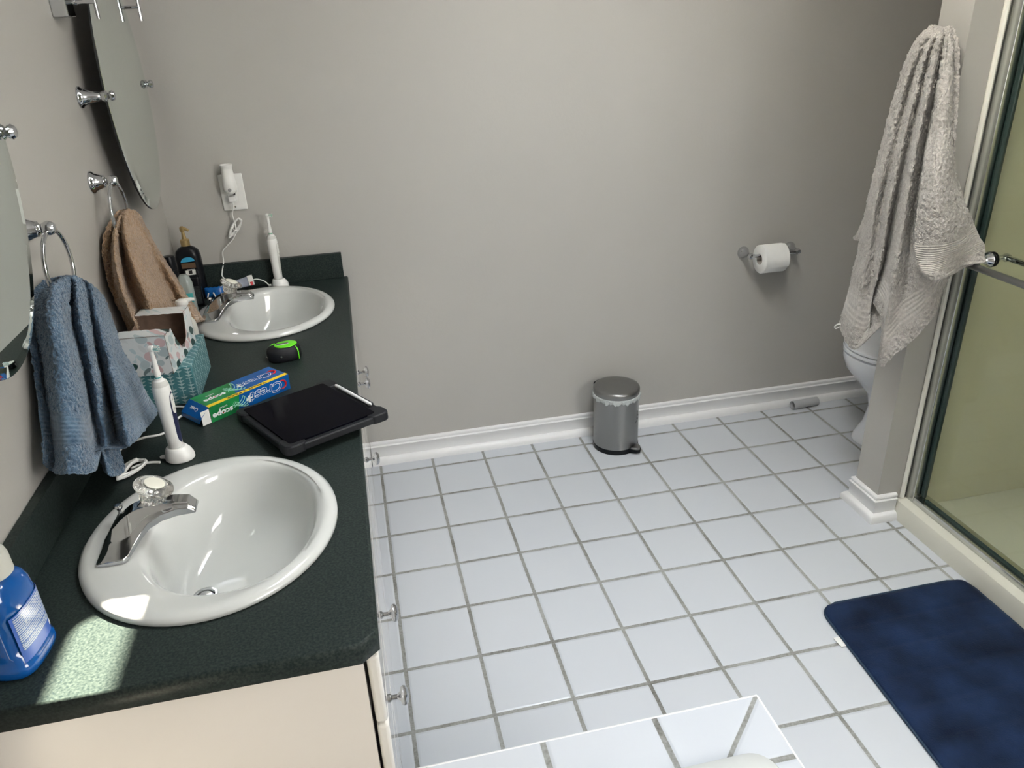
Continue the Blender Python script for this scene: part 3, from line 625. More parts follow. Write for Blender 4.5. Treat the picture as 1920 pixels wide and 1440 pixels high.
BIG = [ [(1.59, -0.672, 1.54), (1.57, -0.636, 1.493), (1.57, -0.599, 1.385), (1.57, -0.575, 1.234), (1.57, -0.552, 1.061), (1.57, -0.54, 0.873), (1.57, -0.521, 0.723), (1.565, -0.512, 0.645)],
  [(1.57, -0.707, 1.533), (1.545, -0.689, 1.493), (1.54, -0.668, 1.384), (1.54, -0.643, 1.232), (1.53, -0.64, 1.073), (1.53, -0.638, 0.886), (1.53, -0.628, 0.709), (1.53, -0.636, 0.589)],
  [(1.56, -0.729, 1.528), (1.555, -0.704, 1.49), (1.565, -0.657, 1.375), (1.56, -0.653, 1.232), (1.56, -0.634, 1.069), (1.555, -0.648, 0.869), (1.56, -0.659, 0.699), (1.56, -0.662, 0.624)],
  [(1.56, -0.737, 1.526), (1.54, -0.737, 1.488), (1.54, -0.715, 1.377), (1.54, -0.7, 1.225), (1.53, -0.704, 1.07), (1.54, -0.695, 0.884), (1.55, -0.671, 0.766), (1.565, -0.666, 0.683)],
  [(1.555, -0.752, 1.523), (1.555, -0.731, 1.488), (1.565, -0.708, 1.376), (1.57, -0.69, 1.214), (1.575, -0.671, 1.052), (1.58, -0.665, 0.905), (1.58, -0.633, 0.811), (1.575, -0.586, 0.771)],
  [(1.555, -0.756, 1.523), (1.535, -0.771, 1.487), (1.53, -0.773, 1.378), (1.525, -0.772, 1.222), (1.52, -0.78, 1.064), (1.52, -0.779, 0.91), (1.53, -0.759, 0.806), (1.55, -0.726, 0.724)],
  [(1.56, -0.754, 1.521), (1.55, -0.767, 1.484), (1.555, -0.76, 1.369), (1.55, -0.762, 1.219), (1.55, -0.767, 1.059), (1.54, -0.788, 0.879), (1.535, -0.773, 0.708), (1.54, -0.771, 0.584)],
  [(1.565, -0.752, 1.52), (1.565, -0.758, 1.48), (1.57, -0.755, 1.362), (1.575, -0.75, 1.215), (1.58, -0.752, 1.053), (1.57, -0.782, 0.89), (1.57, -0.785, 0.76), (1.56, -0.798, 0.625)],
  [(1.565, -0.757, 1.523), (1.55, -0.782, 1.486), (1.54, -0.803, 1.36), (1.53, -0.822, 1.228), (1.53, -0.836, 1.075), (1.55, -0.843, 0.925), (1.57, -0.84, 0.812), (1.585, -0.836, 0.689)],
  [(1.57, -0.759, 1.528), (1.56, -0.781, 1.488), (1.54, -0.824, 1.361), (1.53, -0.849, 1.232), (1.54, -0.852, 1.092), (1.56, -0.869, 0.947), (1.59, -0.865, 0.865), (1.6, -0.878, 0.777)],
  [(1.58, -0.754, 1.535), (1.57, -0.784, 1.485), (1.56, -0.825, 1.36), (1.55, -0.856, 1.232), (1.56, -0.863, 1.121), (1.59, -0.86, 1.017), (1.61, -0.871, 0.943), (1.63, -0.861, 0.844)],
  [(1.59, -0.749, 1.537), (1.59, -0.779, 1.446), (1.59, -0.808, 1.344), (1.59, -0.838, 1.226), (1.6, -0.86, 1.132), (1.62, -0.879, 1.048), (1.64, -0.878, 0.972), (1.645, -0.856, 0.9)],
]
FLAP = [ [(1.545, -0.792, 1.292), (1.52, -0.818, 1.215), (1.51, -0.836, 1.12), (1.51, -0.847, 1.036), (1.51, -0.862, 0.98), (1.515, -0.89, 0.935), (1.53, -0.911, 0.911)],
  [(1.53, -0.835, 1.297), (1.51, -0.869, 1.223), (1.5, -0.899, 1.133), (1.51, -0.902, 1.049), (1.52, -0.909, 0.984), (1.53, -0.923, 0.942), (1.545, -0.933, 0.913)],
  [(1.54, -0.846, 1.298), (1.53, -0.879, 1.223), (1.53, -0.905, 1.132), (1.54, -0.924, 1.051), (1.56, -0.924, 0.992), (1.58, -0.919, 0.951), (1.6, -0.912, 0.915)],
  [(1.56, -0.841, 1.296), (1.56, -0.869, 1.219), (1.57, -0.893, 1.126), (1.6, -0.901, 1.055), (1.62, -0.906, 0.996), (1.64, -0.9, 0.963), (1.65, -0.902, 0.929)],
  [(1.585, -0.825, 1.293), (1.59, -0.844, 1.214), (1.61, -0.869, 1.126), (1.64, -0.885, 1.069), (1.665, -0.89, 1.017), (1.68, -0.897, 0.976), (1.68, -0.905, 0.936)],
  [(1.6, -0.812, 1.291), (1.61, -0.837, 1.183), (1.63, -0.866, 1.109), (1.66, -0.869, 1.057), (1.69, -0.884, 1.006), (1.7, -0.897, 0.983), (1.7, -0.911, 0.941)],
]
BLUE = [ [(-0.562, -1.031, 1.165), (-0.572, -1.097, 1.168), (-0.577, -1.157, 1.142), (-0.577, -1.185, 1.079), (-0.572, -1.232, 1.014), (-0.567, -1.276, 0.948), (-0.562, -1.324, 0.9)],
  [(-0.552, -1.044, 1.174), (-0.537, -1.135, 1.187), (-0.532, -1.215, 1.157), (-0.527, -1.262, 1.094), (-0.522, -1.307, 1.032), (-0.517, -1.35, 0.98), (-0.512, -1.401, 0.933)],
  [(-0.542, -1.06, 1.18), (-0.532, -1.103, 1.179), (-0.517, -1.201, 1.15), (-0.507, -1.253, 1.087), (-0.502, -1.291, 1.021), (-0.492, -1.347, 0.975), (-0.487, -1.394, 0.924)],
  [(-0.542, -1.046, 1.177), (-0.542, -1.051, 1.161), (-0.532, -1.139, 1.12), (-0.522, -1.18, 1.059), (-0.507, -1.244, 0.999), (-0.497, -1.291, 0.945), (-0.492, -1.327, 0.892)],
  [(-0.542, -1.037, 1.175), (-0.547, -1.02, 1.152), (-0.547, -1.068, 1.096), (-0.542, -1.096, 1.027), (-0.537, -1.131, 0.961), (-0.532, -1.167, 0.896), (-0.522, -1.219, 0.854)],
  [(-0.542, -1.026, 1.172), (-0.532, -1.039, 1.16), (-0.522, -1.101, 1.105), (-0.517, -1.124, 1.035), (-0.512, -1.165, 0.962), (-0.502, -1.214, 0.904), (-0.492, -1.274, 0.848)],
  [(-0.542, -1.015, 1.169), (-0.532, -1.01, 1.153), (-0.532, -1.034, 1.082), (-0.527, -1.068, 1.013), (-0.512, -1.122, 0.953), (-0.497, -1.173, 0.893), (-0.482, -1.214, 0.824)],
  [(-0.542, -1.005, 1.165), (-0.542, -0.962, 1.139), (-0.542, -0.981, 1.064), (-0.537, -1.016, 0.993), (-0.527, -1.059, 0.925), (-0.507, -1.133, 0.886), (-0.492, -1.19, 0.862)],
  [(-0.542, -0.995, 1.16), (-0.532, -0.961, 1.132), (-0.522, -1.0, 1.068), (-0.502, -1.067, 1.01), (-0.472, -1.176, 0.973), (-0.452, -1.237, 0.943), (-0.447, -1.252, 0.896)],
  [(-0.547, -0.97, 1.151), (-0.542, -0.901, 1.103), (-0.532, -0.907, 1.024), (-0.512, -0.954, 0.964), (-0.482, -1.03, 0.931), (-0.462, -1.064, 0.887), (-0.452, -1.05, 0.853)],
  [(-0.562, -0.923, 1.134), (-0.562, -0.821, 1.067), (-0.562, -0.798, 0.974), (-0.542, -0.829, 0.917), (-0.512, -0.9, 0.896), (-0.487, -0.946, 0.866), (-0.472, -0.973, 0.835)],
]
BROWN = [ [(-0.562, -0.531, 1.19), (-0.572, -0.591, 1.153), (-0.572, -0.648, 1.114), (-0.567, -0.691, 1.059), (-0.562, -0.704, 1.008), (-0.562, -0.686, 0.954), (-0.562, -0.684, 0.903)],
  [(-0.547, -0.563, 1.2), (-0.542, -0.661, 1.18), (-0.537, -0.731, 1.139), (-0.532, -0.77, 1.08), (-0.532, -0.755, 1.016), (-0.532, -0.728, 0.959), (-0.532, -0.712, 0.91)],
  [(-0.542, -0.56, 1.203), (-0.542, -0.625, 1.164), (-0.547, -0.634, 1.115), (-0.547, -0.651, 1.058), (-0.547, -0.642, 0.993), (-0.542, -0.63, 0.938), (-0.542, -0.598, 0.874)],
  [(-0.537, -0.558, 1.205), (-0.522, -0.664, 1.171), (-0.512, -0.706, 1.124), (-0.502, -0.722, 1.062), (-0.502, -0.684, 0.988), (-0.502, -0.654, 0.935), (-0.502, -0.623, 0.879)],
  [(-0.537, -0.529, 1.2), (-0.522, -0.603, 1.165), (-0.512, -0.615, 1.113), (-0.502, -0.599, 1.038), (-0.492, -0.588, 0.976), (-0.492, -0.564, 0.924), (-0.492, -0.538, 0.869)],
  [(-0.537, -0.5, 1.194), (-0.532, -0.505, 1.157), (-0.527, -0.474, 1.092), (-0.522, -0.432, 1.006), (-0.507, -0.424, 0.94), (-0.492, -0.454, 0.901), (-0.482, -0.456, 0.859)],
  [(-0.542, -0.444, 1.179), (-0.532, -0.451, 1.137), (-0.522, -0.415, 1.069), (-0.502, -0.412, 0.998), (-0.482, -0.429, 0.947), (-0.462, -0.451, 0.904), (-0.452, -0.439, 0.85)],
  [(-0.552, -0.372, 1.155), (-0.552, -0.324, 1.087), (-0.547, -0.261, 1.007), (-0.532, -0.221, 0.929), (-0.512, -0.226, 0.873), (-0.492, -0.237, 0.826), (-0.477, -0.235, 0.785)],
  [(-0.562, -0.329, 1.137), (-0.567, -0.26, 1.063), (-0.562, -0.207, 0.984), (-0.542, -0.19, 0.92), (-0.512, -0.236, 0.88), (-0.482, -0.305, 0.849), (-0.452, -0.382, 0.839)],
]
big = towel('bath_towel', BIG, (.035, .0), M_ttaupe, 'large taupe bath towel hanging from the stub wall beside the shower', 'towel', per_c=7, per_r=9, band=(.80, .90), pile_h=.011, pile_size=.008, lift=.11)
towel('folded_corner', FLAP, (.022, .018), M_tflap, None, None, big, per_c=7, per_r=8, band=(.60, .86), pile_h=.008, pile_size=.007)
bm = newbm(); loft(bm, [[(1.552, -.600, .640), (1.552, -.598, .628), (1.55, -.560, .612), (1.55, -.562, .624)], [(1.556, -.600, .640), (1.556, -.598, .628), (1.554, -.560, .612), (1.554, -.562, .624)]])
TAILV = [[(1.585, -.60, 1.26), (1.59, -.56, 1.15), (1.592, -.535, 1.05), (1.592, -.497, .94), (1.592, -.478, .918)],
         [(1.580, -.615, 1.26), (1.58, -.585, 1.15), (1.58, -.565, 1.05), (1.58, -.53, .94), (1.58, -.505, .912)],
         [(1.590, -.625, 1.26), (1.59, -.60, 1.15), (1.59, -.585, 1.05), (1.59, -.56, .94), (1.59, -.54, .92)]]
bm.free()
towel('towel_tail', TAILV, (.008, .0), M_ttaupe, None, None, big, per_c=5, per_r=6, band=(.9, .95), pile_h=.006)
bm = newbm(); lp = catmull([(1.556, -.538, .640), (1.553, -.525, .637), (1.552, -.510, .624), (1.555, -.514, .617), (1.558, -.530, .630)], 5); tube(bm, lp, .0022, 6); obj('hanging_loop', bm, M_white, big)
towel('hand_towel', BLUE, (-.045, .01), M_tblue, 'blue hand towel hanging from the near towel ring', 'towel', per_c=8, per_r=10)
towel('hand_towel', BROWN, (-.04, .01), M_ttan, 'tan hand towel hanging from the far towel ring', 'towel', per_c=8, per_r=9, band=(.9, .96))
hk = thing('robe_hook', 'small chrome hook under the top of the taupe towel on the stub wall end', 'hook', (PX, -.70, 1.50))
bm = newbm(); lathe(bm, [(.018, -.001), (.016, -.006), (.006, -.008), (.006, -.035), (.010, -.040), (0, -.044)], 20, (0, 0, 0), 'X'); obj('hook_peg', bm, M_chrome, hk)

# ------------------------------------------------------------------ electric toothbrushes
def toothbrush(x, y, z, label, glabel, grip, bristle, bul, rot):
    t = thing('electric_toothbrush', label, 'toothbrush', (x, y, z + .0305), rot, group='electric toothbrushes standing in chargers')
    bm = newbm(); n = 28
    prof = [(.0125, 0), (.0145, .003), (.0148, .02), (.0158, .06), (.0172, .105), (.0176, .125), (.0160, .142), (.0125, .150), (.0085, .1535), (.0078, .157)]
    lathe(bm, prof, n); obj('handle', bm, M_white, t)
    bm = newbm(); lathe(bm, [(.0163, .1405), (.0158, .1435), (.0130, .1505), (.0120, .1512)], n, cap0=False, cap1=False); obj('collar_ring', bm, M_whiteg, t)
    # grip strip on +x side
    def strip(w, z0, z1, r0, dr):
        b = newbm(); loops = []; K = 14
        for k in range(K + 1):
            zz = z0 + (z1 - z0) * k / K; ww = w * math.sqrt(max(.02, 1 - abs(2*k/K - 1) ** 6))
            rr = r0(zz); loops.append([((rr + dr) * cos(a), (rr + dr) * sin(a), zz) for a in [(-ww + 2*ww*q/8) / rr for q in range(9)]] + [((rr - .002) * cos(a), (rr - .002) * sin(a), zz) for a in [(ww - 2*ww*q/8) / rr for q in range(9)]])
        loft(b, loops); return b
    rf = lambda zz: .0146 + max(0, (zz - .02)) * .029 if zz < .12 else .0175
    obj('grip_panel', strip(.0085, .010, .126, rf, .0004), grip, t)
    bt = obj('button_panel', strip(.0058, .078, .122, rf, .0012), M_white, t)
    for hz in (.088, .109):
        bm = newbm(); lathe(bm, [(.0032, .0), (.003, .0008), (0, .001)], 12, (rf(hz) + .0012, 0, hz), 'X'); obj('button', bm, M_whiteg, bt)
    h = None
    bm = newbm(); lathe(bm, [(.0062, .155), (.0062, .160), (.0058, .1625), (.0066, .164), (.0062, .167), (.0050, .185), (.0040, .205), (.0036, .212)], 20)
    tube(bm, [(0, 0, .208), (.0, 0, .214), (.001, 0, .2185)], [.0038, .0045, .0045], 14)
    lathe(bm, [(.0055, -.004), (.0066, -.002), (.0066, .0045), (.0055, .006)], 20, (.0, 0, .2195), 'X'); h = obj('brush_head', bm, M_white, t)
    bm = newbm(); lathe(bm, [(.0064, .1575), (.0066, .1585), (.0064, .1598)], 20, cap0=False, cap1=False); obj('colour_ring', bm, bul, h)
    for mm, sel in ((M_white, 0), (bristle, 1)):
        bm = newbm()
        for i in range(-3, 4):
            for j in range(-3, 4):
                if i*i + j*j > 10: continue
                if (abs(i) + abs(j)) % 2 != sel: continue
                tube(bm, [(.006, i*.0017, .2195 + j*.0017), (.0145 + .001*((i*7+j*3) % 3), i*.0020, .2195 + j*.0020)], .0007, 5)
        obj('bristles', bm, mm, h)
    c = thing('toothbrush_charger', glabel, 'charger', (x, y, z), rot + .0, group='white toothbrush chargers')
    bm = newbm(); loft(bm, [ell(.003, 0, .028, .024, .0008, 40), ell(.003, 0, .030, .026, .003, 40), ell(.003, 0, .0295, .0255, .012, 40), ell(.002, 0, .026, .022, .022, 40), ell(0, 0, .0215, .0195, .028, 40), ell(0, 0, .0185, .0175, .0302, 40), ell(0, 0, .014, .014, .0302, 40)]); obj('charger_base', bm, M_white, c)
    bm = newbm(); tube(bm, [(-.024, -.002, .006), (-.034, -.003, .006), (-.038, -.0035, .005)], [.005, .0045, .0032], 12); obj('strain_relief', bm, M_white, c)
    return c
ch1 = toothbrush(-0.405, -1.122, HZ, 'near electric toothbrush with navy grip, standing before the tissue boxes', 'toothbrush charger beside the near basin', M_navy, M_teal, M_teal, math.radians(-15))
ch2 = toothbrush(-0.262, 0.040, HZ, 'far electric toothbrush with grey grip, standing against the back splash', 'toothbrush charger at the back splash by the far basin', M_whiteg, M_gbr, M_gbr, math.radians(-20))
def cord(name, runs, r, owner):
    # world-space run as a part of its charger
    bm = newbm()
    for pts in runs: tube(bm, catmull(pts, 8), r, 8)
    o = obj(name, bm, M_white, owner)
    bpy.context.view_layer.update(); o.matrix_parent_inverse = owner.matrix_world.inverted(); return o
z1 = HZ + .0032
def coil(cx, cy, cz, ux, uy, L, Wd, n, nrmz=0.004):
    """a flattened figure of n loose loops, long axis u (3D vectors)"""
    out = []
    U, V_, N_ = Vector(ux), Vector(uy), Vector(ux).cross(Vector(uy)).normalized()
    for k in range(n * 12):
        a = 2*pi*k/12; t = k / (n*12)
        out.append(Vector((cx, cy, cz)) + U * (L * cos(a) * (1 + .08*sin(3*a + k))) + V_ * (Wd * sin(a) * sin(a*.5 + 1.1 + t)) + N_ * (nrmz * (t - .5) + .0015 * sin(2.7*a)))
    return out
cord('cord', [[(-.441, -1.133, z1), (-.460, -1.128, z1), (-.478, -1.130, z1), (-.492, -1.150, z1 + .004)],
              [(-.505, -1.165, z1+.003), (-.522, -1.135, z1), (-.534, -1.090, z1), (-.536, -1.045, z1), (-.520, -1.022, z1), (-.497, -1.008, z1), (-.465, -1.003, z1), (-.445, -.98, z1), (-.437, -.948, z1+.006), (-.425, -.910, z1+.002), (-.431, -.878, z1), (-.452, -.866, z1), (-.48, -.868, z1)],
              coil(-.492, -1.155, z1 + .006, (.45, .89, 0), (-.89, .45, 0), .036, .021, 5)], .0027, ch1)
FARC = [(-.366, .070, 1.092), (-.3665, .060, 1.082), (-.370, .068, 1.062), (-.377, .074, 1.043), (-.374, .074, 1.01), (-.376, .070, .985), (-.391, .072, .960), (-.415, .076, .938), (-.433, .078, .918), (-.436, .078, .885), (-.445, .064, .855), (-.445, .056, .838), (-.425, .050, .826), (-.392, .050, .822), (-.36, .055, .817), (-.335, .052, .820), (-.312, .048, .812), (-.298, .046, .797)]
cord('cord', [FARC, coil(-.377, .072, .998, (.62, 0, .78), (-.78, 0, .62), .037, .013, 4, .006)], .0019, ch2)
bm = newbm(); tube(bm, [(-.386, .072, .997), (-.377, .062, .992), (-.368, .070, .990)], .0022, 8); o = obj('twist_tie', bm, M_white, ch2); bpy.context.view_layer.update(); o.matrix_parent_inverse = ch2.matrix_world.inverted()
bm = newbm(); box(bm, -.378, .058, 1.086, -.354, .0775, 1.105); o = obj('plug', bm, M_white, ch2, bevel=.003); o.matrix_parent_inverse = ch2.matrix_world.inverted()

# ------------------------------------------------------------------ outlet and plug-in light
OX, OZ = -.3640, 1.1135
ot = thing('wall_outlet', 'white wall outlet plate on the back wall above the far basin', 'outlet', (OX, YB, OZ))
bm = newbm(); box(bm, -.0385, -.006, -.0595, .0385, -.0005, .0595); obj('cover_plate', bm, M_whiteg if False else M_white, ot, bevel=.0025)
bm = newbm(); box(bm, -.0168, -.0095, -.0335, .0168, -.0062, .0335); r_ = obj('receptacle', bm, M_white, ot, bevel=.001)
bm = newbm(); box(bm, -.008, -.0125, -.007, .008, -.0096, -.0025); obj('test_button', bm, M_black, r_)
bm = newbm(); box(bm, -.008, -.0120, -.0015, .008, -.0096, .0015); obj('reset_button', bm, mat('reset_red', (.25, .03, .03), .4), r_)
for sz_ in (-.048, .048):
    bm = newbm(); lathe(bm, [(.003, -.0062), (.003, -.007), (0, -.0075)], 12, (0, 0, sz_), 'Y'); obj('screw', bm, M_alu, ot)
NLS = 1.2
nl = thing('plug_in_night_light', 'white plug-in night light with round sensor in the wall outlet', 'night light', (OX - .001, YB - .036, OZ))
bm = newbm(); loft(bm, [ell(0, -.002, .006, .010, .000, 32), ell(0, -.002, .013, .016, .006, 32), ell(0, 0, .0182, .019, .016, 32), ell(0, 0, .0185, .0195, .024, 32), ell(0, 0, .0165, .018, .050, 32), ell(0, 0, .0150, .0165, .078, 32), ell(0, 0, .0150, .0165, .087, 32), ell(0, 0, .0165, .0180, .0885, 32), ell(0, 0, .0165, .0180, .095, 32), ell(0, 0, .015, .0165, .0955, 32), ell(0, 0, .013, .0145, .088, 32)]); bmesh.ops.scale(bm, vec=(NLS, 1, 1), verts=bm.verts); obj('lamp_shade', bm, M_white, nl, angle=50)
bm = newbm(); box(bm, -.015, .004, .000, .015, .0258, .022); obj('plug_body', bm, M_whiteg, nl, bevel=.004)
bm = newbm(); lathe(bm, [(.0055, -.0195), (.0055, -.0212), (.004, -.0218), (0, -.0215)], 20, (0, 0, .0165), 'Y'); obj('sensor', bm, M_grey, nl)

# ------------------------------------------------------------------ bottles and small goods
def rbox_loops(secs, n=40, p=4):
    return [ell(cx, cy, a, b, z, n, p_) for cx, cy, a, b, z, p_ in secs]
lo = thing('lotion_pump_bottle', 'black lotion bottle with gold pump in the back corner', 'bottle', (-.532, .012, HZ))
lo.scale = (1, 1, 1.055)
bm = newbm(); loft(bm, rbox_loops([(0,0,.037,.024,.0005,3), (0,0,.0395,.026,.004,3), (0,0,.0395,.026,.10,3), (0,0,.0392,.026,.138,2.8), (0,0,.0355,.0245,.154,2.6), (0,0,.026,.021,.163,2.3), (0,0,.0155,.015,.1685,2), (0,0,.013,.013,.170,2)])); obj('bottle_body', bm, M_black, lo)
bm = newbm(); lathe(bm, [(.0145, .1705), (.0145, .188), (.013, .190), (.0075, .192), (.0055, .206), (.0050, .216)], 28); obj('pump_collar', bm, M_gold, lo)
bm = newbm(); loft(bm, [ell(0,0,.006,.006,.214,20), ell(0,0,.0085,.008,.219,20), ell(0,0,.008,.0075,.227,20), ell(0,0,.004,.004,.231,20)]); tube(bm, [(.002, 0, .224), (.013, -.002, .221), (.019, -.003, .216)], [.006, .0045, .0035], 12); obj('pump_head', bm, M_gold, lo)
bm = newbm(); pts = [(-.022, .124), (-.019, .131), (-.012, .137), (0, .140), (.012, .138), (.019, .133), (.022, .126)]
loft(bm, [[(x, -.0245 - .0035, z) for x, z in pts], [(x, -.0225, z) for x, z in pts]]); obj('blue_label', bm, M_lblue, lo, smooth=False)
bm = newbm(); box(bm, -.021, -.0285, .105, .022, -.024, .121); obj('bronze_label', bm, M_bronze, lo, smooth=False)
bm = newbm(); box(bm, -.008, -.0285, .098, .017, -.024, .1005); obj('white_label_line', bm, M_pwhite, lo, smooth=False)
bm = newbm(); box(bm, .002, -.0285, .034, .026, -.024, .041); obj('blue_label_band', bm, M_lblue, lo, smooth=False)
bm = newbm(); lathe(bm, [(.004, -.0287), (.003, -.024)], 12, (.022, 0, .023), 'Y'); obj('white_label_dot', bm, M_pwhite, lo, smooth=False)
cn = thing('black_capped_can', 'black cylindrical can half hidden between the tan towel and the wall', 'can', (-.5525, -.168, HZ))
cn.scale = (1, 1, 1.24)
bm = newbm(); lathe(bm, [(.018, .0005), (.019, .003), (.019, .118), (.0175, .122)], 28); obj('can_body', bm, M_black, cn)
bm = newbm(); lathe(bm, [(.0185, .1225), (.0190, .125), (.0185, .152), (.016, .157), (0, .158)], 28); obj('cap', bm, M_black, cn)
db = thing('black_square_bottle', 'black square bottle with a white label on its slanted top', 'bottle', (-.516, -.080, HZ), math.radians(8))
bm = newbm(); loft(bm, rbox_loops([(0,0,.021,.015,.0005,5), (0,0,.022,.016,.003,5), (0,0,.022,.016,.088,5), (0,.001,.0215,.0145,.096,5)], 40)); obj('bottle_body', bm, M_black, db)
bm = newbm(); prof = [(-.0160, .0965), (.0155, .0965), (.0155, .116), (.008, .120), (-.0105, .104)]
loft(bm, [[(-.021, y, z) for y, z in prof], [(.021, y, z) for y, z in prof]]); obj('cap', bm, M_black, db, bevel=.002)
nv = Vector((0, -.0158, .0185)); 
F = frame_matrix((0, -.0022, .1131), (1, 0, 0), (0, .0185, .016))
bm = newbm(); box(bm, -.015, -.0090, .0, .015, .0090, .0007); bmesh.ops.transform(bm, matrix=F, verts=bm.verts); lb = obj('cap_label', bm, M_whiteg, db, smooth=False)
bm = newbm(); box(bm, -.006, -.005, .0008, .005, .0075, .0011); bmesh.ops.transform(bm, matrix=F, verts=bm.verts); obj('label_mark', bm, M_pblack, lb, smooth=False)
bm = newbm(); box(bm, -.017, -.0170, .010, .017, -.0155, .070); obj('grey_label', bm, mat('charcoal_print', (.035, .042, .045), .45, noise_amt=.5, noise_scale=160), db, smooth=False)
tb = thing('teal_frosted_bottle', 'pale frosted bottle with a teal label, mostly behind the tan towel', 'bottle', (-.510, -.228, HZ))
tb.scale = (1, 1, 1.2)
bm = newbm(); loft(bm, rbox_loops([(0,0,.020,.016,.0005,3), (0,0,.022,.018,.004,3), (0,0,.022,.018,.100,3), (0,0,.017,.015,.117,2.5), (0,0,.010,.010,.124,2)])); obj('bottle_body', bm, mat('pale_frosted', (.42, .48, .46), .25, trans=.3), tb)
bm = newbm(); box(bm, -.016, -.0195, .055, .020, -.017, .078); obj('teal_label', bm, M_teal, tb, smooth=False)
bg = thing('blue_snack_size_bag', 'small crumpled blue bag of floss picks beside the far faucet', 'bag', (-.470, -.012, HZ))
bg.name = 'floss_pick_bag'
bm = newbm(); N = 14; rows = []
for s in (1, -1):
    g = [[None]*(N+1) for _ in range(N+1)]
    for i in range(N+1):
        for j in range(N+1):
            u, v = i/N*2-1, j/N*2-1
            puff = .009 * (1-u**4) * (1-v**4) + .003 * noise.noise(Vector((u*2.3, v*2.3, s*3)))*(1-u**4)*(1-v**4)
            g[i][j] = bm.verts.new((u*.030, v*.004 + s*puff, .003 + (v+1)*.017 + .0012*sin(u*14)*(v > .8)))
    for i in range(N):
        for j in range(N): bm.faces.new([g[i][j], g[i+1][j], g[i+1][j+1], g[i][j+1]])
bmesh.ops.remove_doubles(bm, verts=bm.verts, dist=.0004); bagb = obj('bag_pouch', bm, M_cblue, bg, angle=60)
fp = []
for k, (px_, a_) in enumerate(((-.022, .5), (.006, -.6))):
    bm = newbm(); tube(bm, [(px_, -.022, .006), (px_ + .006*a_*2, -.016, .024)], .0021, 8); o_ = obj('floss_pick', bm, M_white, bg)
tp_ = thing('toothpaste_tube', 'flattened silver toothpaste tube with a red mark, behind the far faucet', 'toothpaste tube', (-.392, .030, HZ + .030), math.radians(16))
tp_.rotation_euler = (math.radians(62), math.radians(-4), math.radians(16))
bm = newbm(); loft(bm, [[(xx, w*cos(2*pi*k/24), z0 + h*sin(2*pi*k/24)) for k in range(24)] for xx, w, h, z0 in ((-.052, .010, .010, -.010), (-.046, .013, .0115, -.0095), (-.02, .0145, .0095, -.010), (.01, .016, .006, -.007), (.035, .0170, .0025, -.0005), (.047, .0172, .0010, .005))]); obj('tube_body', bm, mat('silver_blue_tube', (.34, .37, .46), .25, .3, noise_amt=.15, noise_scale=30), tp_, angle=60)
bm = newbm(); lathe(bm, [(.007, -.066), (.008, -.054), (.008, -.0525)], 20, (0, 0, -.010), 'X'); obj('cap', bm, M_white, tp_)
bm = newbm(); box(bm, .030, -.0172, .003, .0475, .0172, .0062); obj('crimped_end', bm, M_whiteg, tp_)
bm = newbm(); box(bm, .034, -.0178, .0005, .043, -.006, .0066); obj('red_mark', bm, M_red, tp_)
SPS = 1.13
sp_ = thing('soap_pump_bottle', 'white soap pump bottle behind the floral tissue box', 'soap dispenser', (-.467, -.502, HZ), math.radians(10))
bm = newbm(); lathe(bm, [(.022, .0005), (.024, .004), (.024, .062), (.022, .078), (.016, .088), (.013, .090)], 32); obj('bottle_body', bm, M_frost, sp_)
bm = newbm(); lathe(bm, [(.0145, .0905), (.0145, .104), (.006, .106), (.0055, .122)], 24); obj('pump_collar', bm, M_white, sp_)
bm = newbm(); loft(bm, [ell(-.002,0,.010,.009,.119,28), ell(-.002,0,.016,.0125,.124,28), ell(-.002,0,.0175,.0135,.131,28), ell(-.002,0,.015,.0125,.136,28), ell(-.002,0,.009,.008,.138,28)]); tube(bm, [(.006, 0, .1325), (.022, 0, .1345), (.031, -.001, .1335)], [.0070, .0048, .0040], 12); obj('pump_head', bm, M_white, sp_); sp_.scale = (1, 1, SPS)

# mouthwash bottle at the left edge
mw = thing('mouthwash_bottle', 'large blue mouthwash bottle with white cap at the left edge of the worktop', 'bottle', (-.527, -1.664, HZ), math.radians(-7))
bm = newbm()
def mwl(a, b, z, p=3.2, dx=0, dy=0, pinch=0.0):
    L0 = ell(dx, dy, a, b, z, 56, p); out = []
    for x, y, zz in L0:
        if pinch and y < -b*.35: x = x * (1 - pinch * min(1, (-y/b - .35) / .5))
        out.append((x, y, zz))
    return out
loft(bm, [mwl(.029, .044, .0006), mwl(.033, .048, .004), mwl(.034, .049, .010), mwl(.033, .048, .019), mwl(.0305, .0455, .022), mwl(.0305, .0455, .035), mwl(.0305, .0455, .039, pinch=.25), mwl(.030, .0450, .095, pinch=.25), mwl(.030, .0445, .104),
          mwl(.029, .043, .122, 3), mwl(.0265, .038, .135, 2.8), mwl(.0235, .031, .142, 2.5), mwl(.0205, .0225, .146, 2.1), mwl(.0200, .0205, .149, 2)])
obj('bottle_body', bm, M_mouth, mw, angle=50)
bm = newbm(); lathe(bm, [(.0255, .1495), (.0270, .151), (.0265, .176), (.0245, .184), (.0205, .187), (.0190, .222), (.0175, .227), (0, .228)], 36); obj('cap', bm, M_frost, mw)
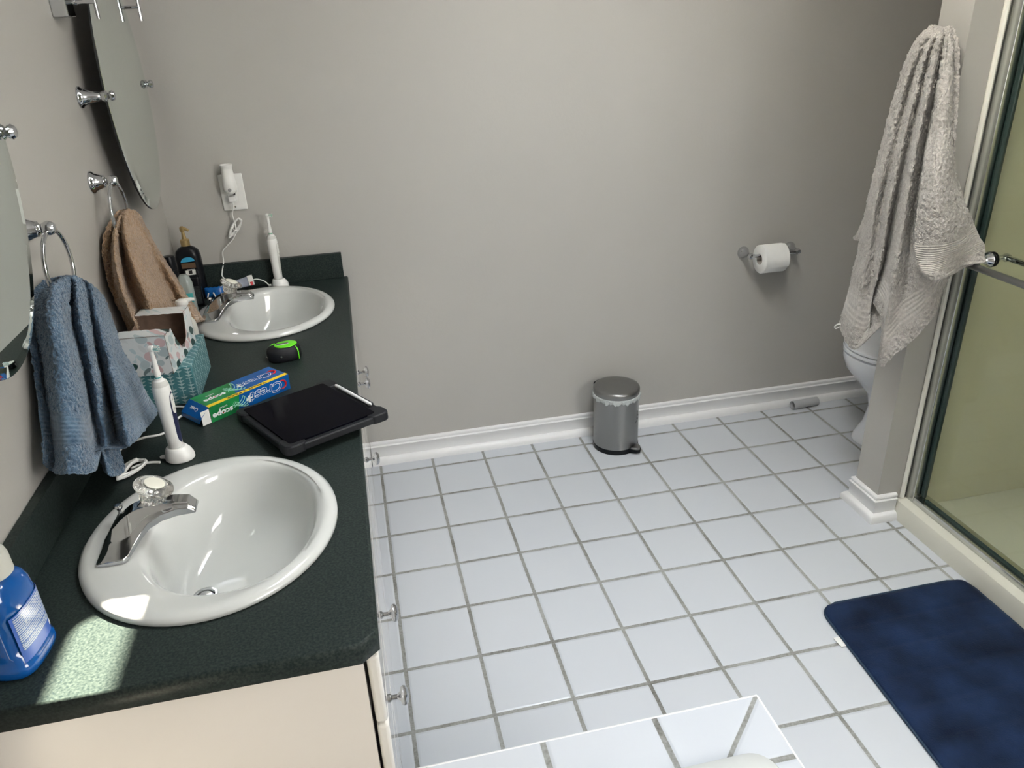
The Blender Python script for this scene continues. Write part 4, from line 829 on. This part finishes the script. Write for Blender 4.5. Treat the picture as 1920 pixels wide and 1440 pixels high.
def label_mat():
    m = bpy.data.materials.new('ingredients_label'); m.use_nodes = True; nt = m.node_tree; b = nt.nodes['Principled BSDF']; L = nt.links.new
    tc = nt.nodes.new('ShaderNodeTexCoord'); s = nt.nodes.new('ShaderNodeSeparateXYZ'); L(tc.outputs['Object'], s.inputs[0])
    f = math_node(nt, 'FRACT', math_node(nt, 'MULTIPLY', s.outputs[2], 300.0))
    nz = nt.nodes.new('ShaderNodeTexNoise'); nz.inputs['Scale'].default_value = 500; L(tc.outputs['Object'], nz.inputs['Vector'])
    k = math_node(nt, 'MULTIPLY', math_node(nt, 'GREATER_THAN', f, 0.55), math_node(nt, 'GREATER_THAN', nz.outputs['Fac'], 0.42))
    f2 = math_node(nt, 'GREATER_THAN', math_node(nt, 'FRACT', math_node(nt, 'MULTIPLY', s.outputs[2], 72.0)), 0.9)
    k2 = math_node(nt, 'MAXIMUM', k, f2)
    mx = nt.nodes.new('ShaderNodeMix'); mx.data_type = 'RGBA'; L(k2, mx.inputs['Factor']); mx.inputs['A'].default_value = (.50, .57, .68, 1); mx.inputs['B'].default_value = (.06, .14, .42, 1)
    L(mx.outputs['Result'], b.inputs['Base Color']); b.inputs['Roughness'].default_value = .2; return m
M_lab = label_mat(); M_labb = mat('pale_blue_label', (.07, .15, .52), .2)
def mwlabel(name, a0, a1, z0, z1, m_, off=.0004, parent=mw):
    bm = newbm(); rows = []
    src = ell(0, 0, .0305 + off, .0455 + off, 0, 240, 3.2)
    seg_ = [p for i, p in enumerate(src) if a0 <= ((i / 240 * 360 + 180) % 360) - 180 <= a1]
    seg_.sort(key=lambda p: p[1])
    bm2 = [[bm.verts.new((x, y, z)) for x, y, _ in seg_] for z in (z0, z1)]
    for i in range(len(seg_) - 1): bm.faces.new([bm2[0][i], bm2[0][i+1], bm2[1][i+1], bm2[1][i]])
    r = bmesh.ops.extrude_face_region(bm, geom=bm.faces[:]); bmesh.ops.translate(bm, vec=(.0003, 0, 0), verts=[v for v in r['geom'] if isinstance(v, bmesh.types.BMVert)])
    return obj(name, bm, m_, parent, smooth=False)
mwlabel('label_back', -48, 74, .024, .100, M_labb)
mwlabel('label_text', -40, 72, .042, .098, M_lab, .0008)
mwlabel('label_price_box', 30, 44, .030, .038, M_pwhite, .0008)

# ------------------------------------------------------------------ tissue boxes
def leaf_mat(name, base, cols, sc, dens=.34):
    m = bpy.data.materials.new(name); m.use_nodes = True; nt = m.node_tree; b = nt.nodes['Principled BSDF']; L = nt.links.new
    tc = nt.nodes.new('ShaderNodeTexCoord'); s = nt.nodes.new('ShaderNodeSeparateXYZ'); L(tc.outputs['Object'], s.inputs[0])
    prev = None
    for k, (rot, st) in enumerate(((.6, 2.2), (-.8, 2.4), (1.5, 1.1))):
        u = math_node(nt, 'ADD', s.outputs[0], math_node(nt, 'MULTIPLY', s.outputs[1], .83)); v = math_node(nt, 'ADD', math_node(nt, 'MULTIPLY', s.outputs[2], 1.0), math_node(nt, 'MULTIPLY', s.outputs[1], .35))
        c_, s_ = cos(rot), sin(rot)
        a = math_node(nt, 'ADD', math_node(nt, 'MULTIPLY', u, c_*sc*st), math_node(nt, 'MULTIPLY', v, s_*sc*st))
        d = math_node(nt, 'ADD', math_node(nt, 'MULTIPLY', u, -s_*sc), math_node(nt, 'MULTIPLY', v, c_*sc))
        cb = nt.nodes.new('ShaderNodeCombineXYZ'); L(a, cb.inputs[0]); L(d, cb.inputs[1]); cb.inputs[2].default_value = k*3.7
        vo = nt.nodes.new('ShaderNodeTexVoronoi'); vo.voronoi_dimensions = '2D' if False else '3D'; vo.inputs['Scale'].default_value = 1.0; vo.inputs['Randomness'].default_value = .7; L(cb.outputs[0], vo.inputs['Vector'])
        msk = math_node(nt, 'LESS_THAN', vo.outputs['Distance'], dens)
        rp = nt.nodes.new('ShaderNodeValToRGB'); rp.color_ramp.interpolation = 'CONSTANT'
        sepc = nt.nodes.new('ShaderNodeSeparateColor'); L(vo.outputs['Color'], sepc.inputs[0]); L(sepc.outputs[0], rp.inputs[0])
        el = rp.color_ramp.elements; cc = cols[k % len(cols)]
        el[0].color = (*cc[0], 1); el[0].position = 0; el[1].position = 1 / len(cc); el[1].color = (*cc[1 % len(cc)], 1)
        for q in range(2, len(cc)): e = el.new(q / len(cc)); e.color = (*cc[q], 1)
        mx = nt.nodes.new('ShaderNodeMix'); mx.data_type = 'RGBA'; L(msk, mx.inputs['Factor']); L(rp.outputs[0], mx.inputs['B'])
        if prev is None: mx.inputs['A'].default_value = (*base, 1)
        else: L(prev, mx.inputs['A'])
        prev = mx.outputs['Result']
    L(prev, b.inputs['Base Color']); b.inputs['Roughness'].default_value = .45; return m
M_floral = leaf_mat('floral_card', (.66, .68, .68), [[(.56, .38, .39), (.46, .56, .58), (.60, .62, .62)], [(.14, .19, .20), (.50, .60, .62), (.66, .68, .68)], [(.66, .68, .68), (.58, .42, .43), (.02, .06, .055), (.42, .50, .52)]], 30, .40)
def fern_mat():
    m = bpy.data.materials.new('teal_fern_card'); m.use_nodes = True; nt = m.node_tree; b = nt.nodes['Principled BSDF']; L = nt.links.new
    tc = nt.nodes.new('ShaderNodeTexCoord'); s = nt.nodes.new('ShaderNodeSeparateXYZ'); L(tc.outputs['Object'], s.inputs[0]); X, Y, Z = s.outputs
    geo = nt.nodes.new('ShaderNodeNewGeometry')
    u = math_node(nt, 'ADD', X, math_node(nt, 'MULTIPLY', Y, 0.93)); v = math_node(nt, 'ADD', Z, math_node(nt, 'MULTIPLY', Y, 0.9))
    P = .021
    col = math_node(nt, 'FLOOR', math_node(nt, 'DIVIDE', u, P)); fu = math_node(nt, 'ABSOLUTE', math_node(nt, 'SUBTRACT', math_node(nt, 'FRACT', math_node(nt, 'DIVIDE', u, P)), .5))
    vv = math_node(nt, 'ADD', math_node(nt, 'DIVIDE', v, .0085), math_node(nt, 'MULTIPLY', col, .5))
    vv2 = math_node(nt, 'SUBTRACT', vv, math_node(nt, 'MULTIPLY', fu, .9))
    leaf = math_node(nt, 'MULTIPLY', math_node(nt, 'LESS_THAN', math_node(nt, 'ABSOLUTE', math_node(nt, 'SUBTRACT', math_node(nt, 'FRACT', vv2), .5)), math_node(nt, 'MULTIPLY', math_node(nt, 'SUBTRACT', .42, fu), .8)), math_node(nt, 'LESS_THAN', fu, .40))
    stem = math_node(nt, 'LESS_THAN', fu, .03)
    gap = math_node(nt, 'GREATER_THAN', math_node(nt, 'FRACT', math_node(nt, 'ADD', math_node(nt, 'DIVIDE', v, .048), math_node(nt, 'MULTIPLY', col, .37))), .22)
    k = math_node(nt, 'MAXIMUM', math_node(nt, 'MULTIPLY', leaf, gap), stem)
    mx = nt.nodes.new('ShaderNodeMix'); mx.data_type = 'RGBA'; L(k, mx.inputs['Factor']); mx.inputs['A'].default_value = (.055, .19, .215, 1); mx.inputs['B'].default_value = (.38, .50, .52, 1)
    L(mx.outputs['Result'], b.inputs['Base Color']); b.inputs['Roughness'].default_value = .45; return m
M_fern = fern_mat()
tt = thing('tissue_box', 'teal tissue box with fern print, underneath the floral tissue box', 'tissue box', (-.463, -.742, HZ), .01)
bm = newbm(); box(bm, -.0595, -.1095, .0005, .0595, .1095, .0965); obj('carton', bm, M_fern, tt, bevel=.002)
ft = thing('tissue_box', 'torn open floral tissue box on top of the teal tissue box', 'tissue box', (-.482, -.779, HZ + .0972), -.096)
LX, WY, HH = .0575, .103, .095
def panel(name, poly, n_, m_out, m_in, parent, th=.0012):
    """poly: 3D outline; n_: outward normal"""
    bm = newbm(); N_ = Vector(n_)
    a = [bm.verts.new(Vector(p)) for p in poly]; c = [bm.verts.new(Vector(p) - N_*th) for p in poly]
    from mathutils.geometry import tessellate_polygon
    for tri in tessellate_polygon([[v.co for v in a]]):
        bm.faces.new([a[i] for i in tri]).material_index = 0; bm.faces.new([c[i] for i in tri[::-1]]).material_index = 1
    for i in range(len(poly)): bm.faces.new([a[i], a[(i+1) % len(poly)], c[(i+1) % len(poly)], c[i]]).material_index = 1
    return obj(name, bm, [m_out, m_in], parent, smooth=False)
y0n, y1n = -.055, .050          # opening in the top, near and far edge
jag = lambda k: .0018 * sin(k*2.9) 
panel('near_side', [(-LX,-WY,0),(LX,-WY,0),(LX,-WY,HH),(-LX,-WY,HH)], (0,-1,0), M_floral, M_kraft, ft)
panel('far_side', [(LX,WY,0),(-LX,WY,0),(-LX,WY,HH),(LX,WY,HH)], (0,1,0), M_floral, M_kraft, ft)
panel('left_side', [(-LX,WY,0),(-LX,-WY,0),(-LX,-WY,HH),(-LX,y0n,HH),(-LX,y0n+.01,HH-.03),(-LX,y1n-.01,HH-.02),(-LX,y1n,HH),(-LX,WY,HH)], (-1,0,0), M_floral, M_kraft, ft)
panel('right_side', [(LX,-WY,0),(LX,WY,0),(LX,WY,HH),(LX,y1n+.004,HH),(LX,y1n-.002,HH-.030),(LX,y1n-.014,HH-.056),(LX,.010,HH-.074),(LX,-.008,HH-.066),(LX,-.030,HH-.042),(LX,-.046,HH-.020),(LX,y0n,HH),(LX,-WY,HH)], (1,0,0), M_floral, M_kraft, ft)
tn = [(-LX + 2*LX*k/10, y0n + jag(k) - .006*(k > 8), HH) for k in range(11)]; panel('top_near', [(-LX,-WY,HH),(LX,-WY,HH)] + tn[::-1], (0,0,1), M_floral, M_kraft, ft)
tf = [(-LX + 2*LX*k/10, y1n + jag(k+3), HH) for k in range(11)]; panel('top_far', tf + [(LX,WY,HH),(-LX,WY,HH)], (0,0,1), M_floral, M_kraft, ft)
bm = newbm(); box(bm, -LX+.0013, -WY+.0013, .0005, LX-.0013, WY-.0013, .010); obj('box_floor', bm, M_paperw, ft, smooth=False)
bm = newbm(); box(bm, -LX+.0013, -WY+.0013, .010, LX-.02, WY-.0013, .0115); obj('inner_card', bm, M_kraft, ft, smooth=False)
panel('torn_flap', [(-LX, y1n+.002, HH+.001), (-LX, y1n-.012, HH+.004), (-LX-.004, y1n-.010, HH+.017), (-LX-.001, y1n-.004, HH+.022), (-LX-.005, y1n+.002, HH+.018)], (.9, -.2, 0), M_kraft, M_kraft, ft)

# ------------------------------------------------------------------ toothpaste carton
tc_ = thing('toothpaste_carton', 'opened blue and green toothpaste carton with yellow value strip', 'toothpaste box', (-.299, -.873, HZ + .0006), .687)
CL, CW, CH = .109, .040, .0395
bm = newbm()
def q4(pts, mi):
    f = bm.faces.new([bm.verts.new(p) for p in pts]); f.material_index = mi
xs = -.018
# top: green left part, blue right part, yellow strip along the near edge
ys_ = -CW + .013
q4([(-CL,ys_,CH),(xs-.012,ys_,CH),(xs+.016,CW,CH),(-CL,CW,CH)], 1); q4([(xs-.012,ys_,CH),(CL,ys_,CH),(CL,CW,CH),(xs+.016,CW,CH)], 0); q4([(-CL,-CW,CH),(CL,-CW,CH),(CL,ys_,CH),(-CL,ys_,CH)], 2)
q4([(-CL,-CW,0),(xs-.02,-CW,0),(xs-.012,-CW,CH),(-CL,-CW,CH)], 1); q4([(xs-.02,-CW,0),(CL,-CW,0),(CL,-CW,CH),(xs-.012,-CW,CH)], 0)
q4([(CL,-CW,0),(CL,CW,0),(CL,CW,CH),(CL,-CW,CH)], 0); q4([(-CL,CW,0),(CL,CW,0),(CL,CW,CH),(-CL,CW,CH)], 0); q4([(-CL,-CW,0),(CL,-CW,0),(CL,CW,0),(-CL,CW,0)], 3)
bmesh.ops.remove_doubles(bm, verts=bm.verts, dist=1e-5)
cb_ = obj('carton_body', bm, [M_cblue, M_cgreen, M_yellow, M_paperw], tc_, smooth=False)
md = cb_.modifiers.new('thick', 'SOLIDIFY'); md.thickness = .0006; md.offset = -1; md.material_offset_rim = 3
bm = newbm(); loft(bm, [[(-CL-.0002, -CW+.002, CH-.0006), (-CL-.0002, CW, CH-.0006), (-CL-.0002, CW, CH), (-CL-.0002, -CW+.002, CH)], [(-CL-.026, -CW-.001, CH-.022), (-CL-.026, CW-.001, CH-.022), (-CL-.0265, CW-.001, CH-.0213), (-CL-.0265, -CW-.001, CH-.0213)], [(-CL-.028, -CW+.003, .008), (-CL-.028, CW-.004, .008), (-CL-.0286, CW-.004, .008), (-CL-.0286, -CW+.003, .008)]])
fl_ = obj('end_flap', bm, M_cblue, tc_, smooth=False)
bm = newbm(); box(bm, -CL-.022, -CW+.0008, .001, -CL-.0008, -CW+.0014, CH-.004); obj('dust_flap', bm, M_paperw, tc_, smooth=False)
# lettering: everything reads upside down from the camera
Xd, Yd = (-1, 0, 0), (0, 0, -1)
def swoosh(face):
    bm = newbm()
    for k in range(5):
        pts = []
        for q in range(9):
            t = q / 8; a = xs - .030 + .034*t + .004*sin(t*7 + k); b_ = (.30 + .45*sin(t*5.2 + k*.9)*.6 + .1*k)
            pts.append((a, -CW - .0006, CH*(.12 + .75*abs(b_ % 1.0))) if face == 's' else (a + .012, ys_ + (2*CW-.013)*(.06 + .86*abs(b_ % 1.0)), CH + .0006))
        tube(bm, catmull(pts, 4), .00085, 6)
    return obj('swirl_print', bm, M_mint, cb_)
swoosh('s'); swoosh('t')
ya = -CW - .0006
lettering('lettering', 'Crest', .034, M_pwhite, cb_, (.044, ya, .0210), Xd, Yd, sx=1.15, bold=.0011, shear=.2)
lettering('lettering', 'Crest', .034, M_cblue, cb_, (.044, ya - .0004, .0210), Xd, Yd, sx=1.15, bold=.0001, shear=.2)
bm = newbm(); 
for k in range(16):
    pass
bm.free()
def ring_c(y_, z_, x_, r, w, m_, top=False):
    bm = newbm(); pts = []
    for q in range(15):
        a = math.radians(70 + 220*q/14); dx, dz = r*cos(a), r*.9*sin(a)
        pts.append((x_ - dx, y_, z_ - dz) if not top else (x_ - dx, y_ - dz, z_))
    tube(bm, pts, [w*(.35 + .65*sin(pi*q/14)) for q in range(15)], 8); return obj('red_letter_c', bm, m_, cb_)
ring_c(ya - .0004, .0200, .0860, .0118, .0026, M_red)
def plus(x_, y_, z_, s_, top=False):
    bm = newbm()
    if top: box(bm, x_-s_, y_-s_*.35, z_, x_+s_, y_+s_*.35, z_+.0004); box(bm, x_-s_*.35, y_-s_, z_, x_+s_*.35, y_+s_, z_+.0004)
    else: box(bm, x_-s_, y_-.0004, z_-s_*.35, x_+s_, y_, z_+s_*.35); box(bm, x_-s_*.35, y_-.0004, z_-s_, x_+s_*.35, y_, z_+s_)
    return obj('plus_print', bm, M_pwhite, cb_, smooth=False)
plus(-.006, ya, .019, .0085)
lettering('lettering', 'scope', .0185, M_pwhite, cb_, (-.078, ya, .014), Xd, Yd, sx=1.2, bold=.0006)
bm = newbm(); lathe(bm, [(.0016, -.0009), (.0016, .0)], 12, (-.078, ya, .0135), 'Y'); obj('red_dot', bm, M_red, cb_)
lettering('lettering', 'OUTLAST', .0050, M_pwhite, cb_, (-.075, ya, .0275), Xd, Yd)
Ud = (0, -1, 0); zt = CH + .0006
lettering('lettering', 'VALUE 2 PACK', .0110, M_pblack, cb_, (-.006, -CW + .0065, zt - .0002), Xd, Ud, sx=1.35, spacing=1.12, bold=.0002)
lettering('lettering', 'Crest', .034, M_pwhite, cb_, (.046, .002, zt), Xd, Ud, sx=1.15, bold=.0011, shear=.2)
lettering('lettering', 'Crest', .034, M_cblue, cb_, (.046, .002, zt + .0004), Xd, Ud, sx=1.15, bold=.0001, shear=.2)
ring_c(.002, zt + .0002, .0880, .0118, .0026, M_red, True); plus(-.002, .0, zt, .0075, True)
lettering('lettering', 'scope', .0195, M_pwhite, cb_, (-.070, -.004, zt), Xd, Ud, sx=1.2, bold=.0006)
bm = newbm(); lathe(bm, [(.0016, .0), (.0016, .0009)], 12, (-.070, -.0035, zt)); obj('red_dot', bm, M_red, cb_)
lettering('lettering', 'OUTLAST', .0050, M_pwhite, cb_, (-.072, .016, zt), Xd, Ud)
fo = Vector((-CL-.014, -.001, CH - .0098)); fx = Vector((0, -1, 0)); fy = Vector((.77, 0, .64))
lettering('lettering', 'Crest', .012, M_pwhite, fl_, (-CL-.0125, .004, CH - .0098), (0, 1, 0), (-.77, 0, -.64), sx=1.1, bold=.0003)

# ------------------------------------------------------------------ tape measure
tm = thing('tape_measure', 'black tape measure with lime green top, lying by the far basin', 'tape measure', (-.213, -.630, HZ), math.radians(12))
bm = newbm()
def tmp_(a, b, z, dx=0): 
    out = []
    for x, y, zz in ell(dx, 0, a, b, z, 48, 2.7):
        if x < 0: y *= (1 - .22 * (x / a) ** 2)
        out.append((x, y, zz))
    return out
loft(bm, [tmp_(.040, .030, .0006), tmp_(.0440, .034, .004), tmp_(.0455, .0355, .012), tmp_(.0450, .035, .026), tmp_(.0425, .0325, .034, .001), tmp_(.037, .0275, .0385, .003), tmp_(.033, .025, .0395, .004)]); obj('case', bm, M_blackr, tm, angle=50)
bm = newbm(); loft(bm, [ell(.008, 0, .030, .0245, .0388, 40), ell(.008, 0, .0295, .024, .0412, 40), ell(.008, 0, .026, .021, .0422, 40)]); obj('face_ring', bm, M_lime, tm)
bm = newbm(); box(bm, -.017, -.0055, .0418, .016, .0055, .0432); obj('belt_clip', bm, M_brushed, tm, bevel=.001)
bm = newbm(); tube(bm, catmull([(.030, -.0225, .0385), (.033, -.0285, .033), (.034, -.0312, .024), (.034, -.0320, .012), (.034, -.0312, .004)], 5), .0016, 8); obj('side_stripe', bm, M_lime, tm)
bm = newbm(); lathe(bm, [(.003, -.0010), (.003, .002), (0, .0025)], 12, (-.012, -.0355, .020), 'Y'); obj('case_screw', bm, M_alu, tm)
bm = newbm(); tube(bm, catmull([(-.034, .010, .0355), (-.026, .016, .0385), (-.018, .019, .0395)], 4), .0018, 8); obj('nose_stripe', bm, M_lime, tm)
bm = newbm(); box(bm, -.047, -.010, .012, -.0445, -.002, .016); obj('tape_hook', bm, M_alu, tm)

# ------------------------------------------------------------------ tablet in case
tab = thing('tablet', 'black tablet in a rugged case with a white stylus, overhanging the worktop edge', 'tablet', (-.133, -1.035, HZ + .0122), .477)
tab.rotation_euler = (math.radians(-3.4), 0, .477)
TW, TL = .120, .1405
bm = newbm(); prism(bm, rrect(-TW, -TL, TW, TL, .018, 6), -.0015, .0145); obj('case', bm, M_blackr, tab, bevel=.003)
for sx_ in (-1, 1):
    for sy_ in (-1, 1):
        cx, cy = sx_*(TW - .022), sy_*(TL - .022)
        bm = newbm(); prism(bm, rrect(cx - .0245, cy - .0245, cx + .0245, cy + .0245, .016, 6), -.003, .0178)
        obj('corner_bumper', bm, M_blackr, tab, bevel=.003)
bm = newbm(); prism(bm, rrect(TW - .020, -.075, TW + .0015, .075, .004, 3), -.001, .0168); obj('stylus_tray', bm, M_blackr, tab, bevel=.002)
bm = newbm(); prism(bm, rrect(-TW + .013, -TL + .013, TW - .025, TL - .013, .008, 5), .0146, .0186); obj('screen', bm, M_screen, tab, bevel=.0006)
bm = newbm(); tube(bm, [(TW - .0125, -.090, .0205), (TW - .0125, -.0825, .0207), (TW - .0125, .078, .0207), (TW - .0125, .082, .0207)], [.0008, .0040, .0042, .0035], 12); sty = obj('stylus', bm, mat('white_stylus', (.85, .85, .85), .25), None)
bpy.context.view_layer.update(); sty.matrix_world = tab.matrix_world.copy()
tag(sty, 'white stylus lying along the edge of the black tablet', 'stylus')

# ------------------------------------------------------------------ trash can
tr = thing('pedal_bin', 'small brushed steel pedal bin standing against the back baseboard', 'trash can', (.957, -.032, 0), math.radians(-56))
RB = .0905
bm = newbm(); lathe(bm, [(RB + .0012, .0005), (RB + .0018, .004), (RB + .0018, .018), (RB, .0205)], 64); obj('base_ring', bm, M_black, tr)
bm = newbm(); lathe(bm, [(RB, .0208), (RB, .236)], 64); obj('bin_body', bm, M_brushed, tr)
bm = newbm(); lathe(bm, [(RB + .0015, .244), (RB + .0025, .247), (RB + .0025, .262), (RB - .001, .2675), (RB - .012, .2705), (.045, .2735), (0, .2745)], 64); obj('lid', bm, M_brushed, tr, angle=50)
bm = newbm(); n = 96; L_ = []
for rr_, zz_ in ((RB + .0005, .2435), (RB + .0045, .242), (RB + .006, .236), (RB + .004, .226), (RB + .001, .224)):
    L_.append([((rr_ + .002*sin(i*1.7) * (zz_ < .24)) * cos(2*pi*i/n), (rr_ + .002*sin(i*1.7) * (zz_ < .24)) * sin(2*pi*i/n), zz_ + (.004*sin(i*.9) + .003*sin(i*2.3 + 1)) * (zz_ < .237)) for i in range(n)])
loft(bm, L_, False, False); obj('bag_rim', bm, M_film, tr)
bm = newbm(); loft(bm, [[(RB - .012, -.026, z0), (RB + .008, -.025, z0), (RB + .026, -.015, z0), (RB + .033, 0, z0), (RB + .026, .015, z0), (RB + .008, .025, z0), (RB - .012, .026, z0)] for z0 in (.006, .018)]); pd = obj('pedal_pad', bm, M_black, tr)
bm = newbm(); loft(bm, [[(RB + .001, -.023, z0), (RB + .009, -.022, z0+.002), (RB + .024, -.013, z0), (RB + .031, 0, z0-.002), (RB + .024, .013, z0), (RB + .009, .022, z0+.002), (RB + .001, .023, z0)] for z0 in (.0185, .0275)]); obj('pedal_plate', bm, M_brushed, pd, bevel=.0015)
bm = newbm(); box(bm, -RB - .010, -.022, .225, -RB - .0005, .022, .262); obj('hinge', bm, M_black, tr, bevel=.003)
bm = newbm()
def onbin(a, z): a = math.radians(a); return ((RB + .0003)*cos(a), (RB + .0003)*sin(a), z)
tube(bm, catmull([onbin(14, .176), onbin(13, .165), onbin(12, .158), onbin(13, .150), onbin(11, .142)], 4), .0011, 6); tube(bm, catmull([onbin(16, .158), onbin(19, .156), onbin(18, .150)], 4), .0008, 6); tube(bm, catmull([onbin(3, .126), onbin(8, .129), onbin(14, .134), onbin(20, .141)], 4), .0009, 6)
obj('script_mark', bm, mat('dark_print', (.03, .03, .03), .4), tr)

# ------------------------------------------------------------------ toilet paper holder
th = thing('toilet_paper_holder', 'chrome toilet paper holder on the back wall', 'toilet paper holder', (1.625, YB, .722))
for s in (-1, 1):
    bm = newbm(); lathe(bm, [(.0245, -.0005), (.0245, -.004), (.0225, -.009), (.019, -.016), (.015, -.022), (.012, -.034), (.0085, -.050)], 32, (s*.1015, 0, 0), 'Y'); lathe(bm, [(.008, -.050), (.010, -.054), (.0125, -.060), (.0125, -.067), (.009, -.073), (0, -.076)], 24, (s*.1015, 0, 0), 'Y')
    obj('post', bm, M_chrome, th, angle=40)
bm = newbm(); tube(bm, [(-.100, -.062, -.001), (-.086, -.062, -.001), (-.080, -.062, -.001), (.080, -.062, -.001), (.086, -.062, -.001), (.100, -.062, -.001)], [.0085, .0085, .0065, .0065, .0085, .0085], 16); obj('roller', bm, M_chrome, th)
rl = thing('toilet_paper_roll', 'white toilet paper roll on the chrome holder', 'toilet paper', (1.612, YB - .062, .706))
bm = newbm(); lathe(bm, [(.0215, -.049), (.0535, -.049), (.0560, -.0465), (.0560, .0465), (.0535, .049), (.0215, .049), (.0215, -.049)], 56, (0,0,0), 'X', cap0=False, cap1=False); bmesh.ops.remove_doubles(bm, verts=bm.verts, dist=1e-6); obj('paper', bm, M_tp, rl, angle=50)
bm = newbm(); lathe(bm, [(.0195, -.0492), (.0213, -.0492), (.0213, .0492), (.0195, .0492), (.0195, -.0492)], 40, (0,0,0), 'X', cap0=False, cap1=False); obj('cardboard_core', bm, mat('core_card', (.45, .42, .38), .8), rl)
bm = newbm(); pts = [(.0570*cos(a), .0570*sin(a)) for a in [math.radians(198 - 5*k) * 1.0 for k in range(1)]]
arc = [(math.radians(95 + 108*k/16)) for k in range(17)]
loft(bm, [[(-.0485, r_*cos(a), r_*sin(a)) for a in arc] + [(-.0485, (r_+.0014)*cos(a), (r_+.0014)*sin(a)) for a in arc[::-1]] for r_ in (.0562,)] + [[(.0495, .0562*cos(a), .0562*sin(a)) for a in arc] + [(.0495, .0576*cos(a), .0576*sin(a)) for a in arc[::-1]]]); obj('loose_sheet', bm, M_tp, rl)

# ------------------------------------------------------------------ toilet
to = thing('toilet', 'white toilet half hidden behind the stub wall and taupe towel', 'toilet', (2.035, -.285, 0))
bm = newbm(); n = 56
def te(dx, a, b, z): return [(x if x < dx else dx + (x - dx)*1.0, y, zz) for x, y, zz in ell(dx, 0, a, b, z, n, 2.2)]
loft(bm, [te(.05, .195, .115, .001), te(.05, .190, .110, .02), te(.06, .170, .096, .07), te(.065, .160, .092, .14), te(.06, .170, .105, .20), te(.045, .205, .140, .26), te(.025, .238, .170, .32), te(.02, .248, .180, .365), te(.02, .248, .180, .382), te(.02, .238, .172, .386)]); obj('bowl', bm, M_porc2, to, angle=60)
bm = newbm(); loft(bm, [te(.02, .244, .178, .3885), te(.02, .250, .184, .392), te(.02, .250, .184, .402), te(.02, .246, .180, .405)]); obj('seat', bm, M_porc2, to)
bm = newbm(); loft(bm, [te(.02, .244, .178, .4078), te(.02, .249, .183, .410), te(.02, .249, .183, .420), te(.02, .235, .170, .427), te(.02, .16, .11, .430)]); obj('lid', bm, M_porc2, to)
bm = newbm(); prism(bm, rrect(.33, -.22, .52, .22, .04, 5), .36, .74); obj('tank', bm, M_porc2, to, bevel=.01)
bm = newbm(); prism(bm, rrect(.32, -.23, .53, .23, .04, 5), .7405, .775); obj('tank_lid', bm, M_porc2, to, bevel=.008)
bm = newbm(); box(bm, .15, -.09, .001, .46, .09, .37); obj('foot', bm, M_porc2, to, bevel=.03, seg=3)

# ------------------------------------------------------------------ pipe offcut by the baseboard
pc = newbm(); lathe(pc, [(.0175, 0), (.0190, 0), (.0190, .125), (.0175, .125), (.0175, 0)], 36, (0, 0, 0), 'X', cap0=False, cap1=False)
bmesh.ops.remove_doubles(pc, verts=pc.verts, dist=1e-6)
po = obj('pipe_offcut', pc, M_tube, None, angle=50); po.location = (1.800, .040, .0195); po.rotation_euler = (0, 0, math.radians(4)); tag(po, 'short grey plastic pipe piece on the floor by the back baseboard', 'pipe')

# ------------------------------------------------------------------ bath mat
bmm = newbm(); NX, NY = 64, 110
def mcorner(u, v):
    # u across 0..1, v down 0..1, rounded corners by squeezing
    x0, x1 = 1.205 - .045*v, 1.694
    return x0 + (x1 - x0)*u, -1.105 - .80*v
g = []
for j in range(NY + 1):
    row = []
    for i in range(NX + 1):
        u, v = i/NX, j/NY
        # rounded rectangle mapping
        x, y = mcorner(u, v); r = .055; hx = .2445 + .0225*v; cx = (mcorner(0, v)[0] + 1.694)/2
        dyt = (v*.80); 
        if dyt < r: lim = hx - r + sqrt(max(0, r*r - (r - dyt)**2)); x = cx + (x - cx) * lim/hx
        dyb = (1-v)*.80
        if dyb < r: lim = hx - r + sqrt(max(0, r*r - (r - dyb)**2)); x = cx + (x - cx) * lim/hx
        ed = min(dyt, dyb, (hx - abs(x - cx))); e_ = min(1, max(0, ed)/.014)
        q = (v*.80 - .10) / .094; gr = abs(q - round(q)) * .094
        z = .004 + .0085*sqrt(e_) - (.0028*math.exp(-(gr/.0045)**2) if e_ > .5 and .05 < v < .97 else 0) + .0010*noise.noise(Vector((x*18, y*18, 0)))
        row.append(bmm.verts.new((x, y, z)))
    g.append(row)
for j in range(NY):
    for i in range(NX): bmm.faces.new([g[j][i], g[j][i+1], g[j+1][i+1], g[j+1][i]])
for ring in (g[0],): pass
rim_ = [g[0][i] for i in range(NX+1)] + [g[j][NX] for j in range(1, NY+1)] + [g[NY][i] for i in range(NX-1, -1, -1)] + [g[j][0] for j in range(NY-1, 0, -1)]
bot = [bmm.verts.new((v.co.x, v.co.y, .0008)) for v in rim_]
for i in range(len(rim_)): bmm.faces.new([rim_[i], rim_[(i+1) % len(rim_)], bot[(i+1) % len(bot)], bot[i]])
rimco = [v.co.copy() for v in rim_]
mt_ = thing('bath_mat', 'navy blue plush bath mat on the tile floor beside the shower curb', 'bath mat')
obj('mat_pad', bmm, M_mat, mt_, angle=180)
bm = newbm(); pp = []
for c in rimco:
    if not pp or (c - pp[-1]).length > .004: pp.append(Vector((c.x, c.y, .0042)))
tube(bm, pp[:-1], .0034, 8, closed=True); obj('edge_binding', bm, M_piping, mt_)
bm = newbm(); box(bm, -.014, -.018, 0, .014, .018, .0008); o = obj('care_tag', bm, M_paperw, mt_, smooth=False, loc=(1.190, -1.245, .002)); o.rotation_euler = (0, math.radians(4), math.radians(3))
